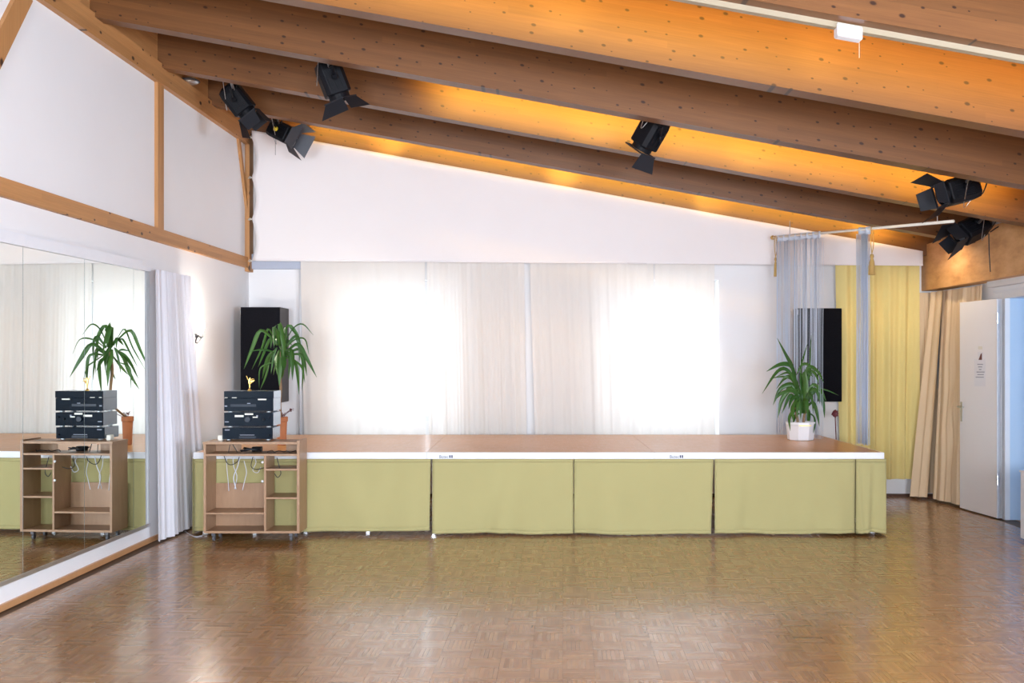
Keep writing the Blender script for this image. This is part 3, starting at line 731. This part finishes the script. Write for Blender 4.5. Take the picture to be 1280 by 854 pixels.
cp('back_panel', (xl1, CY1-.012, Z_(567.6)), (X_(290), CY1-.004, zt0))
for z in (577.8, 601.7):
    MB().lathe([(.004, 0), (.010, .006), (.011, .014), (.004, .018)], 12, Matrix.Translation((X_(328.3), CY0+.004, Z_(z))) @ Matrix.Rotation(math.radians(90), 4, 'X')).build('knob', M['ceramic'], ct, smooth=True)
for x in (X_(264.5), X_(362)):
    for y in (CY0+.05, CY1-.05):
        w_ = MB(); w_.lathe([(.010, -.010), (.022, -.009), (.022, .009), (.010, .010)], 16, Matrix.Translation((x, y+.012, .0225)) @ Matrix.Rotation(math.radians(90), 4, 'Y'))
        cs = w_.build('castor', M['castor'], ct, smooth=False)
        MB().box((x-.014, y-.012, .045), (x+.014, y+.018, zb0)).build('castor_fork', M['castor'], cs)
# cables in the cart
def cable(pts, r, mat, label, group, cat='cable'):
    return MB().tube(bez(pts, 30), r, 7).build('cable', M[mat], None, label, cat, group, smooth=True)
cyb = CY1 - .05
def cpt(px, py, y=None):
    Y = cyb if y is None else y; return P(px, py, Y)
wt = [([(283, 567), (283.5, 585), (285, 600), (286, 614)], 'white cable hanging straight down, leftmost in the cart'),
      ([(291, 571), (292, 583), (296, 596), (293, 612)], 'white cable crossing its neighbour in the cart'),
      ([(300, 570), (297, 583), (292, 597), (295, 612)], 'thick pale cable bending left in the cart'),
      ([(305, 576), (308, 590), (306, 600), (303, 613)], 'white cable curving right then down in the cart'),
      ([(317, 571), (320, 578), (316, 588), (322, 591), (326, 584)], 'short white looped cable right of others in cart')]
for k, (pts, lab) in enumerate(wt):
    p3 = [cpt(x, y, cyb - .02*k) for x, y in pts]
    cable(p3, .0042 if k == 2 else .0030, 'cord_white', lab, 'white cables hanging in the cart')
bt = [([(279, 567.5), (284, 579), (290, 581), (297, 577), (299, 571.5)], 'black cable looping below the cart shelf'),
      ([(316, 571.5), (314, 583), (320, 587), (330, 585)], 'black cable loop beside cart divider'),
      ([(346, 572), (349, 583), (351, 592), (347, 597), (343, 592)], 'black cable hanging in right bay of cart')]
for k, (pts, lab) in enumerate(bt):
    cable([cpt(x, y, cyb - .13 - .01*k) for x, y in pts], .0035, 'cord_black', lab, 'black cables hanging in the cart')
r = random.Random(7); tz = Z_(567.6)
pts = [(X_(296 + 26*(.5+.5*math.sin(i*2.1)) ), CY0+.12+.06*math.cos(i*1.7), tz+.008+.03*abs(math.sin(i*1.3))) for i in range(12)]
cable(pts, .005, 'cord_black', 'tangled heap of black cable on upper cart shelf', 'black cables hanging in the cart')
cable([(X_(330+i*5), CY0+.10+.03*math.sin(i*2), tz+.007+.01*(i % 2)) for i in range(8)], .004, 'cord_black', 'black cable lying along upper cart shelf at right', 'black cables hanging in the cart')
cable([(X_(281), CY0+.10, tz+.004), (X_(282), CY0+.12, zt0-.006)], .003, 'cord_black', 'thin black cable standing upright at left of upper cart shelf', 'black cables hanging in the cart')
cable([(X_(287), CY0+.08, zt0-.004), (X_(291), CY0+.1, tz+.02), (X_(292), CY0+.1, tz+.004)], .004, 'cord_black', 'short slanting black cable on upper cart shelf', 'black cables hanging in the cart')
ps = MB().bbox((X_(306), CY0+.20, tz), (X_(318), CY0+.26, tz+.04), .004).build('power_adapter', M['black'], None, 'small black power adapter behind cable heap on cart shelf', 'adapter')
MB().tube(bez([P(231, 664, 8.9), P(236, 667.5, 8.72), P(244, 671, 8.58), P(253, 670, 8.60)], 24), .004, 7).build('cable', M['cord_white'], None, 'pale cable on floor from curtain foot to cart', 'cable', smooth=True)
pt = P(230, 662.5, 9.02)
pw = thing('floor_socket', (pt.x, pt.y, 0), 'small grey floor plug under white curtain hem', 'plug')
MB().lathe([(.05, 0), (.05, .008), (.03, .014)], 18, Matrix.Translation((pt.x+.04, pt.y, 0))).build('base', M['steel'], pw, smooth=True)
MB().lathe([(.02, .014), (.02, .045), (.012, .05)], 14, Matrix.Translation((pt.x+.04, pt.y, 0))).build('plug', M['charcoal'], pw, smooth=True)

# ------------------------------------------------------------------ hi-fi stack
hk = 146.8; HY = F/hk; HX = lambda p: (p-CX)/hk; HZ = lambda p: EYE-(p-CY)/hk
CT = zt1
def unit(px0, px1, ztop, zbot, label, detail, depth=.26):
    x0, x1 = HX(px0), HX(px1)
    t = thing('hifi_unit', ((x0+x1)/2, HY+depth/2, zbot-.014), label, 'hi-fi unit', 'black hi-fi units stacked on the cart')
    MB().box((x0+.002, HY+.014, zbot), (x1-.002, HY+depth, ztop)).build('case', M['hifi_side'] if True else M['black'], t, bevel=.002)
    fc = MB().box((x0, HY, zbot), (x1, HY+.013, ztop)).build('front_panel', M['hifi'], t, bevel=.002)
    if ztop-zbot > .0:
        for fx in (x0+.045, x1-.045):
            for fy in (HY+.03, HY+depth-.04):
                MB().lathe([(.018, -.013), (.020, -.004), (.017, 0)], 14, Matrix.Translation((fx, fy, zbot))).build('foot', M['alu'], t, smooth=True)
    def bar(a, b_, c, d_, mat, nm, pr=.003): MB().box((HX(a), HY-pr, HZ(d_)), (HX(b_), HY, HZ(c))).build(nm, mat, fc)
    def knob(a, b_, rr, mat): MB().lathe([(rr, 0), (rr, .012), (rr*.85, .016)], 18, Matrix.Translation((HX(a), HY, HZ(b_))) @ Matrix.Rotation(math.radians(90), 4, 'X')).build('dial', mat, fc, smooth=False)
    for kd, *a in detail:
        if kd == 'bar': bar(*a)
        else: knob(*a)
    return t
sil, dsp, blk = M['alu'], M['displ'], M['black']
z4b = CT + .0145; z4t = HZ(535); z3b = z4t+.0145; z3t = HZ(516.2); z2b = z3t+.0145; z2t = HZ(498.2); z1b = z2t+.0002; z1t = HZ(489.2)
unit(278, 340.7, z4t, z4b, 'black hi-fi unit at bottom of the stack on cart',
     [('bar', 299, 320, 545.5, 548, dsp, 'display'), ('bar', 281, 287, 537, 538.2, M['inkgrey'], 'print_mark'), ('bar', 300, 318, 543.6, 544.2, M['inkgrey'], 'button_row'), ('dial', 337, 544, .007, blk)])
unit(280, 341.4, z3t, z3b, 'black hi-fi amplifier with round blue dial, second from bottom of stack',
     [('bar', 293.5, 304.5, 519, 521.5, M['offwhite'], 'sticker'), ('bar', 306, 316.5, 516.8, 518.8, M['offwhite'], 'sticker'), ('bar', 316, 322, 521, 522.4, M['offwhite'], 'sticker'), ('bar', 320.5, 322.5, 519.2, 521, M['inkgrey'], 'print_mark'), ('dial', 310, 524.5, .026, M['displ']), ('dial', 330, 524.5, .010, blk), ('dial', 337, 522, .006, blk), ('bar', 281, 286, 527, 528, M['inkgrey'], 'print_mark')])
unit(280, 341.4, z2t, z2b, 'black hi-fi unit with pale sticker at upper right of its front',
     [('bar', 322.5, 333, 498.7, 500.3, M['offwhite'], 'sticker'), ('bar', 288, 320, 505.5, 508.5, dsp, 'display'), ('bar', 309, 313, 504, 504.8, M['inkgrey'], 'print_mark'), ('bar', 281, 284, 507, 508.5, M['inkgrey'], 'print_mark')])
# the top unit is flat and rests straight on the one below
x0, x1 = HX(280), HX(341.8)
t = thing('hifi_unit', ((x0+x1)/2, HY+.13, z1b), 'slim black hi-fi unit on top of the stack under gold figurine', 'hi-fi unit', 'black hi-fi units stacked on the cart')
MB().box((x0+.002, HY+.012, z1b), (x1-.002, HY+.26, z1t)).build('case', M['hifi_side'], t, bevel=.002)
fc = MB().box((x0, HY-.002, z1b+.002), (x1, HY+.0115, z1t)).build('front_panel', M['hifi'], t, bevel=.002)
for a, b_ in ((281, 284.5), (290, 296)): MB().box((HX(a), HY-.004, z1b+.004), (HX(b_), HY-.002, z1b+.009)).build('sticker', M['offwhite'], fc)
# little plug-in adapter left of the stack
MB().bbox((HX(271), HY+.02, CT), (HX(277), HY+.08, CT+.045), .005).build('power_adapter', M['offwhite'], None, 'small pale adapter box at left foot of hi-fi stack', 'adapter')

# gold figurine (dancing winged figure)
gb = P(312, 489, HY+.10); gb.z = z1t
gs = .145/.14
fg = thing('gold_figurine', gb, 'small golden dancer figurine on top of hi-fi stack', 'figurine')
MB().lathe([(.018, 0), (.018, .006), (.010, .010), (.007, .018)], 16, Matrix.Translation(gb)).build('base', M['gold'], fg, smooth=True)
def skin(name, mat, parent, verts, edges, radii, root=0, **kw):
    c = Vector(verts[0]); me = bpy.data.meshes.new(name); me.from_pydata([tuple(Vector(v)-c) for v in verts], edges, []); me.materials.append(mat)
    o = bpy.data.objects.new(name, me); COL.objects.link(o); o.parent = parent; o.location = c - wloc(parent); WL[o.name] = c
    m = o.modifiers.new('skin', 'SKIN'); m.use_smooth_shade = True
    for i, r_ in enumerate(radii): me.skin_vertices[0].data[i].radius = (r_, r_); me.skin_vertices[0].data[i].use_root = (i == root)
    s2 = o.modifiers.new('sub', 'SUBSURF'); s2.levels = 1; s2.render_levels = 2
    return tag(o, **kw)
g = lambda x, z, y=0: gb + Vector((x, y, z))
vs = [g(0, .018), g(.001, .045), g(-.003, .066), g(-.004, .085), g(-.001, .098), g(.003, .108), g(.004, .116),
      g(-.013, .095), g(-.021, .112), g(-.028, .130), g(.012, .098), g(.026, .104), g(.040, .101),
      g(.010, .064), g(.024, .078), g(.036, .083)]
ed = [(0,1),(1,2),(2,3),(3,4),(4,5),(5,6),(4,7),(7,8),(8,9),(4,10),(10,11),(11,12),(2,13),(13,14),(14,15)]
rd = [.0045,.006,.009,.007,.008,.005,.008,.004,.0035,.003,.004,.0035,.003,.006,.005,.003]
skin('dancer', M['gold'], fg, vs, ed, rd, 2)
MB().add([g(-.002,.092,.004), g(.016,.088,.006), (g(.040,.092,.010)), g(.026,.078,.008), g(.008,.076,.006)], [(0,1,2,3,4)]).build('wing', M['gold'], fg, thick=.003)

# ------------------------------------------------------------------ potted palms (yucca)
def leaf_mesh(pts, width, face):
    """arching strap leaf: pts centre line, V section, tapering"""
    c = bez(pts, 12); n_ = len(c); mb = MB(); L = []; C_ = []; R_ = []
    for i, p in enumerate(c):
        t = i/(n_-1); d = (c[min(i+1, n_-1)] - c[max(i-1, 0)]).normalized()
        s = d.cross(face).normalized() if d.cross(face).length > .05 else Vector((1, 0, 0))
        up = s.cross(d).normalized()
        w_ = width*(.45 + 1.1*t if t < .5 else 1.0)*(1 - max(0, (t-.45)/.55)**1.8) + .0006
        L.append(p - s*w_ + up*w_*.35); C_.append(p); R_.append(p + s*w_ + up*w_*.35)
    rows = []
    for i in range(n_): rows += [L[i], C_[i], R_[i]]
    fs = []
    for i in range(n_-1):
        a = i*3; fs += [(a, a+1, a+4, a+3), (a+1, a+2, a+5, a+4)]
    return mb.add(rows, fs)
def plant_leaves(t, specs, org, sc_, Yc, seed, wbase, deep):
    r = random.Random(seed)
    for k, (pts, wf) in enumerate(specs):
        q = r.uniform(-1, 1)*deep; n_ = len(pts)
        p3 = [P(org[0]+x/sc_, org[1]+y/sc_, Yc + q*(i/(n_-1))) for i, (x, y) in enumerate(pts)]
        ang = r.uniform(-.7, .7)
        face = Vector((math.sin(ang), -math.cos(ang), .35)).normalized()
        leaf_mesh(p3, wbase*wf, face).build('leaf', M['leaf'], t, smooth=True, thick=.0012)
YP = 9.17; pbase = P(352.3, 549, 9.40); pbase.z = STAGE_Z
pl_ = thing('potted_palm', pbase, 'potted palm with long drooping leaves in terracotta pot on stage behind the hi-fi stack', 'plant')
Mt = Matrix.Translation(pbase)
MB().lathe([(.036, 0), (.040, .005), (.049, .222), (.056, .226), (.057, .268), (.051, .270), (.049, .25), (.005, .248)], 28, Mt).build('pot', M['terracotta'], pl_, smooth=False)
MB().lathe([(.002, .252), (.048, .250), (.048, .242), (.002, .240)], 20, Mt).build('soil', M['soil'], pl_)
tr_pts = [pbase + Vector((-.005, 0, .245)), P(350, 505, YP), P(351, 485, YP), P(349, 462, YP), P(352, 440, YP)]
MB().tube(bez(tr_pts, 16), [.010 + .006*(i/16) for i in range(17)], 10).build('trunk', M['trunk'], pl_, smooth=True)
LS = [([(350,250),(210,150),(120,340),(40,540)],1.1), ([(345,230),(285,135),(225,320),(120,545)],.7), ([(345,260),(300,240),(240,380),(185,520)],.8), ([(345,370),(280,350),(200,345),(100,362)],.6),
      ([(360,350),(300,400),(260,500),(225,640)],1.0), ([(370,330),(310,430),(270,600),(205,750)],1.1), ([(350,470),(250,500),(200,560),(195,740)],.5), ([(375,320),(340,420),(315,590)],.7),
      ([(400,300),(355,110),(345,330)],1.3), ([(410,300),(400,80),(440,290),(440,420)],1.4), ([(440,320),(465,115),(470,300),(465,470)],1.2), ([(440,300),(490,100),(600,230),(620,470)],1.1),
      ([(450,290),(540,130),(640,85),(745,195)],.45), ([(460,330),(560,240),(660,240),(700,390)],.5), ([(470,370),(590,290),(680,430),(780,625)],1.3), ([(470,390),(600,340),(650,450),(680,610)],1.0),
      ([(460,380),(560,460),(630,530),(660,680)],.7), ([(460,320),(560,210),(600,300),(605,470)],1.0), ([(450,380),(515,350),(530,480),(532,655)],1.4), ([(445,390),(500,420),(495,650)],.9),
      ([(460,420),(560,470),(590,620),(600,800)],1.0), ([(460,400),(620,400),(645,560),(630,760)],.9), ([(400,340),(370,450),(380,600)],1.2), ([(410,350),(405,500),(400,720)],1.4),
      ([(430,350),(450,470),(445,560)],1.2), ([(420,310),(440,400),(430,520)],1.3), ([(415,330),(380,240),(350,300)],1.0), ([(380,300),(330,230),(310,330)],.8), ([(430,340),(480,250),(530,300)],.8),
      ([(400,400),(360,520),(340,600)],.8), ([(420,420),(425,560),(420,650)],1.2), ([(405,300),(385,180),(365,130)],1.1)]
plant_leaves(pl_, LS, (300, 395), 8.133, YP, 5, .0165, .14)
# small red-leaved sprout in the same pot
r = random.Random(3)
for k in range(9):
    a = r.uniform(0, 6.28); h = r.uniform(.01, .05)
    if k < 3: top = P(363+r.uniform(-2.5, 2.5), 513+r.uniform(-3, 3), YP-.02)
    else: top = pbase + Vector((r.uniform(-.035, .03), -.02+r.uniform(-.02, .02), .275+h*.6))
    base_ = pbase + Vector((r.uniform(-.02, .02), -.01, .25))
    b = MB(); b.tube(bez([base_, base_.lerp(top, .5)+Vector((0, 0, .012)), top], 8), .0012, 5)
    for m_ in range(3):
        an = a + m_*2.09; d = Vector((math.cos(an), math.sin(an)*.5, math.sin(an)*.6)).normalized()*.022; e = Vector((-d.y, d.x, .004)).normalized()*.011
        b.add([top, top+d*.8+e, top+d*.9, top+d*.8-e], [(0,1,2,3)])
    b.build('red_leaf', M['redleaf'], pl_, thick=.001)

YQ = 9.98; qb = P(1000.5, 0, YQ); qb.z = STAGE_Z
pr_ = thing('potted_palm', qb, 'bushy potted palm in white faceted pot on stage', 'plant')
Mq = Matrix.Translation(qb) @ Matrix.Rotation(math.radians(22), 4, 'Z')
MB().lathe([(.115, 0), (.130, .008), (.142, .15), (.146, .158), (.146, .185), (.134, .187), (.130, .16), (.01, .158)], 8, Mq).build('pot', M['ceramic'], pr_, bevel=.004)
MB().box((qb.x-.05, qb.y-.139, STAGE_Z+.150), (qb.x+.07, qb.y-.133, STAGE_Z+.158)).build('pot_band', M['gold'], pr_)
MB().lathe([(.002, .168), (.128, .164), (.128, .158), (.002, .156)], 20, Mq).build('soil', M['soil'], pr_)
for dx in (-.04, .05):
    MB().tube(bez([qb + Vector((dx*.6, 0, .16)), qb + Vector((dx*.8, .01, .24)), qb + Vector((dx*1.3, 0, .33))], 8), .013, 9).build('trunk', M['trunk'], pr_, smooth=True)
RS = [([(300,420),(270,280),(220,180),(155,45)],1.5), ([(290,400),(260,260),(180,240),(75,292)],1.2), ([(300,420),(240,290),(160,290),(45,455)],1.0), ([(300,430),(260,350),(190,330),(100,345)],.5),
      ([(300,480),(270,390),(180,420),(125,540)],1.2), ([(310,500),(260,420),(190,500),(160,635)],1.2), ([(310,520),(250,470),(190,600)],1.0), ([(320,570),(270,590),(245,640),(252,730)],.8),
      ([(310,480),(270,560),(275,660)],1.0), ([(350,600),(330,380),(322,300)],1.2), ([(355,600),(368,420),(360,270)],1.5), ([(340,450),(400,270),(340,240),(290,330)],.8), ([(350,450),(380,265),(450,290),(500,375)],1.0),
      ([(350,450),(400,300),(440,320),(470,400)],.9), ([(360,480),(420,390),(480,440),(518,515)],1.0), ([(370,520),(440,430),(490,520),(505,635)],1.2), ([(370,480),(440,420),(520,430),(608,467)],.4),
      ([(370,560),(420,520),(450,600),(467,697)],.9), ([(370,560),(385,600),(385,720)],1.1), ([(370,590),(420,620),(432,680),(420,745)],.7), ([(340,600),(335,520),(300,350)],1.1), ([(320,600),(290,620),(272,675)],.8),
      ([(330,500),(270,440),(190,450),(135,505)],.9), ([(330,420),(330,260),(350,180),(380,85)],.5), ([(370,420),(395,250),(400,120),(408,20)],.35), ([(320,460),(260,390),(200,400)],.8),
      ([(350,520),(300,430),(240,410),(215,480)],1.0), ([(360,520),(410,430),(450,440),(470,530)],1.0), ([(340,540),(320,460),(290,520),(280,600)],1.1), ([(360,540),(380,450),(410,500),(420,600)],1.1),
      ([(350,560),(350,480),(345,430)],1.3), ([(330,540),(300,480),(262,500),(240,570)],1.0), ([(345,560),(360,500),(375,540),(380,640)],1.1), ([(335,560),(320,520),(305,560),(300,640)],1.0), ([(350,560),(330,500),(325,560),(330,650)],1.1),
      ([(300,430),(280,330),(230,300),(150,330)],.7), ([(355,430),(345,330),(375,300),(420,330)],.9), ([(300,400),(250,330),(200,350),(150,420)],.8)]
plant_leaves(pr_, RS, (945, 415), 5.887, YQ, 8, .020, .16)
# small dark red flower head behind the stage at right
rb = P(1045.5, 548, 10.75)
rf = thing('red_flower', (rb.x, rb.y, .05), 'dark red leafy stem beside yellow curtain behind stage', 'flower')
MB().tube([(rb.x, rb.y, .05), (rb.x+.004, rb.y, .5), P(1044, 522, 10.75)], .006, 6).build('stem', M['redleaf'], rf)
b = MB(); c0 = P(1043, 517, 10.75); r = random.Random(12)
for k in range(9):
    a = k*.7; d = Vector((math.cos(a), -.3, math.sin(a)))*r.uniform(.03, .055); e = Vector((-d.z, 0, d.x)).normalized()*.018
    b.add([c0, c0+d*.6+e, c0+d, c0+d*.6-e], [(0,1,2,3)])
b.build('petals', M['redleaf'], rf, thick=.002)

# ------------------------------------------------------------------ stage spotlights
def basis(dirv, up=(0, 0, 1), roll=0.0):
    z = Vector(dirv).normalized(); x = Vector(up).cross(z); x = x.normalized() if x.length > .1 else Vector((1, 0, 0)); y = z.cross(x)
    R = Matrix((x, y, z)).transposed().to_4x4()
    return R @ Matrix.Rotation(roll, 4, 'Z')
def spotlight(pos, dirv, label, roll=0.0, droll=0.0, s=1.0, doors=(.5, .5, .5, .5), mount=None, mat='black', dmat='darkmetal', wide=False, dlen=1.0, yknob=False, cords=True):
    """pos: centre of the lamp house; dirv: where it points; mount: fixing point on a rafter"""
    t = thing('stage_spotlight', pos, label, 'spotlight', 'black stage spotlights under the rafters')
    T = Matrix.Translation(pos) @ basis(dirv, roll=roll) @ Matrix.Scale(s, 4)
    def sq(w_, h_, z, ch=.3):
        k = ch; return [(-w_*(1-k), -h_, z), (w_*(1-k), -h_, z), (w_, -h_*(1-k), z), (w_, h_*(1-k), z), (w_*(1-k), h_, z), (-w_*(1-k), h_, z), (-w_, h_*(1-k), z), (-w_, -h_*(1-k), z)]
    hs = MB().loft([sq(.055, .055, -.175), sq(.085, .09, -.150), sq(.092, .098, -.10), sq(.092, .098, .09), sq(.084, .09, .10)], T)
    ho = hs.build('lamp_house', M[mat], t, bevel=.003)
    for sx in (-1, 1):
        for k in range(3): MB().box((sx*.094-.004, -.055+k*.045, -.09), (sx*.094+.004, -.040+k*.045, .06), T).build('cooling_fin', M[mat], ho)
    MB().lathe([(.082, .10), (.082, .135), (.076, .137), (.074, .12)], 24, T, cap=False).build('barrel_ring', M[mat], t, smooth=False)
    MB().lathe([(.002, .128), (.04, .126), (.072, .118), (.072, .108), (.002, .108)], 24, T).build('lens', M['lens'], t, smooth=True)
    MB().loft([sq(.095, .095, .137, .02), sq(.095, .095, .147, .02)], T).build('gel_frame', M[dmat], t) if False else None
    fr = MB(); TF = T @ Matrix.Rotation(droll, 4, 'Z')
    for a, b_ in (((-.095, -.095, .137), (.095, -.078, .147)), ((-.095, .078, .137), (.095, .095, .147)), ((-.095, -.078, .137), (-.078, .078, .147)), ((.078, -.078, .137), (.095, .078, .147))): fr.box(a, b_, TF)
    fr.build('gel_frame', M[dmat], t)
    for k in range(4):
        op = doors[k]; big = k % 2 == 0 or wide
        if op is None: continue
        D = T @ Matrix.Rotation(k*math.pi/2 + droll, 4, 'Z') @ Matrix.Translation((0, .093, .146)) @ Matrix.Rotation(-op, 4, 'X')
        ln = (.15 if big else .12)*dlen; w0 = .085; w1 = .135 if big else .07
        lo = [(-w0, -.0012, 0), (w0, -.0012, 0), (w1, -.0012, ln), (-w1, -.0012, ln)]
        MB().hexa(lo, [(x, .0012, z) for x, y, z in lo], D).build('barn_door', M[dmat], t)
    # yoke from the sides of the house to the mount
    m = Vector(mount) if mount else Vector(pos) + Vector((0, 0, .25))
    a = T @ Vector((-.105, 0, -.02)); b_ = T @ Vector((.105, 0, -.02)); top = Vector(m)
    off = (top - Vector(pos)).normalized()*.14
    yk = MB().tube([a, a + off, (a+off).lerp(b_+off, .5), b_ + off, b_], .009, 6); yk.build('yoke', M['black'], t)
    MB().tube([(a+off).lerp(b_+off, .5), top], .012, 8).build('mounting_bolt', M['steel'], t)
    for q_, mt_ in ((a, 'yellow' if yknob else 'black'), (b_, 'black')):
        dq = (q_-Vector(pos)).normalized(); Rk = Matrix.Translation(q_) @ basis(dq)
        MB().lathe([(.008, -.005), (.024, .004), (.026, .02), (.018, .028)], 12, Rk).build('tilt_knob', M[mt_], t, smooth=False)
    if cords:
        r0 = T @ Vector((0, 0, -.17)); MB().tube(bez([r0, r0 + Vector((.05, .02, -.06)), r0.lerp(top, .6) + Vector((.09, .02, -.02)), top + Vector((.04, 0, 0))], 20), .005, 6).build('power_cable', M['cord_black'], t, smooth=True)
        MB().tube(bez([T @ Vector((.0, -.09, -.10)), T @ Vector((.0, -.13, -.02)), top + Vector((-.05, .01, 0))], 12), .003, 6).build('safety_wire', M['steel'], t, smooth=True)
    return t
def mt(x, y): return (x, y, ZR(x) - .0)
def hang(px, py, Y, dirv, label, back, **kw):
    p = P(px, py, Y); yb = back + .14
    x = p.x
    spotlight(p, dirv, label, mount=(x, yb + .03, ZR(x) + .12), **kw)
hang(417, 103, 7.72, (.34, .18, -.92), 'black spotlight pointing down, right of corner pair', 7.24, roll=.15, droll=.80, doors=(.55, .45, None, None), wide=True, dlen=.78)
hang(299, 128, 9.02, (.60, .15, -.78), 'black spotlight nearest left wall, hanging from a rafter', 8.484, roll=.3, doors=(.1, .2, .4, .3))
hang(354, 166, 10.25, (.80, -.30, -.42), 'spotlight with grey barn doors and yellow knob above fabric panel', 9.727, roll=-.1, droll=1.5, s=.95, doors=(.3, .55, .4, .6), wide=True, yknob=True, dmat='greymetal')
hang(812, 168, 7.72, (-.46, .34, -.80), 'black spotlight under middle of rafters, pointing down left', 7.24, roll=1.7, dlen=.8, doors=(None, .2, None, None), wide=True)
hang(1196, 239, 7.78, (-.95, -.12, -.24), 'upper black spotlight at right pointing left along rafter', 7.24, roll=.1, doors=(.55, .5, .5, .4))
hang(1213, 288, 9.08, (-.86, -.22, -.40), 'lower black spotlight at right in front of wooden beam', 8.484, roll=.6, doors=(.1, .15, .1, .1))
# pull cord under the yellow-knob spotlight
pc0 = P(344, 172, 10.2)
MB().tube([(pc0.x, pc0.y, P(344, 150, 10.2).z), (pc0.x+.002, pc0.y, P(344, 194, 10.2).z)], .002, 5).build('pull_cord', M['cord_black'], None, 'thin dark pull cord hanging below corner spotlights', 'cord')
# cable looping on the beam beside the lower right spotlight
cable([P(1238, 290, 9.3), P(1247, 284, 9.25), P(1258, 280, 9.2), P(1270, 286, 9.1), P(1274, 296, 9.0), P(1273, 310, 9.0)], .006, 'cord_black', 'black cable looping over beam at right edge', 'cables at the right beam')
cable([P(1236, 292, 9.35), P(1236.5, 315, 9.35), P(1238, 340, 9.35)], .005, 'cord_black', 'dark cable hanging straight down beam joint at right', 'cables at the right beam')
# small round lamp on the wall plate
q_ = P(231, 99, 9.1); q_.z = 4.07
sl = thing('round_lamp', q_, 'small round grey lamp on left wall plate between rafters', 'lamp')
MB().lathe([(.07, .0), (.085, .012), (.085, .03), (.05, .05), (.01, .055)], 22, Matrix.Translation(q_ + Vector((.04, 0, 0)))).build('lamp_body', M['steel'], sl, smooth=True)
MB().lathe([(.09, .010), (.098, .018), (.09, .026)], 22, Matrix.Translation(q_ + Vector((.04, 0, 0)))).build('rim', M['charcoal'], sl, smooth=True)
# white cable trunking with box under a rafter at the top right
def tz_(x): return ZR(x) - .019
x0, x1 = -1.2, RX-.02; yt = 4.755+.10
tk = thing('cable_trunking', ((x0+x1)/2, yt, tz_((x0+x1)/2)), 'cream cable trunking with white box under rafter at top right', 'trunking')
lo = [(x0, yt-.02, ZR(x0)-.028), (x1, yt-.02, ZR(x1)-.028), (x1, yt+.02, ZR(x1)-.028), (x0, yt+.02, ZR(x0)-.028)]
MB().hexa(lo, [(x, y, ZR(x)) for x, y, z in lo]).build('trunking_channel', plain('aged_cream_trunking', (.34, .28, .19), .5), tk)
bxp = (1060-CX)*(yt)/F
lo = [(bxp-.062, yt-.035, ZR(bxp-.062)-.07), (bxp+.062, yt-.035, ZR(bxp+.062)-.07), (bxp+.062, yt+.03, ZR(bxp+.062)-.07), (bxp-.062, yt+.03, ZR(bxp-.062)-.07)]
MB().hexa(lo, [(x, y, ZR(x)-.006) for x, y, z in lo]).build('junction_box', M['white'], tk, bevel=.008)
MB().tube([(bxp+.055, yt, ZR(bxp)-.07), (bxp+.055, yt, ZR(bxp)-.16)], .0012, 4).build('pull_thread', M['offwhite'], tk)

# white low cabinet beyond the right edge of the picture
wx0 = (1275.5-CX)*8.38/F
cb = thing('white_cabinet', (wx0+.2, 8.0, 0), 'low white cabinet cut off by right picture edge', 'cabinet')
MB().box((wx0, 7.7, .03), (RX-.03, 8.38, .585)).build('body', M['white'], cb, bevel=.003)
MB().box((wx0-.006, 7.69, .585), (RX-.03, 8.39, .60)).build('top_board', M['white'], cb, bevel=.002)
MB().box((wx0+.02, 7.72, 0), (RX-.05, 8.36, .03)).build('plinth', M['charcoal'], cb)
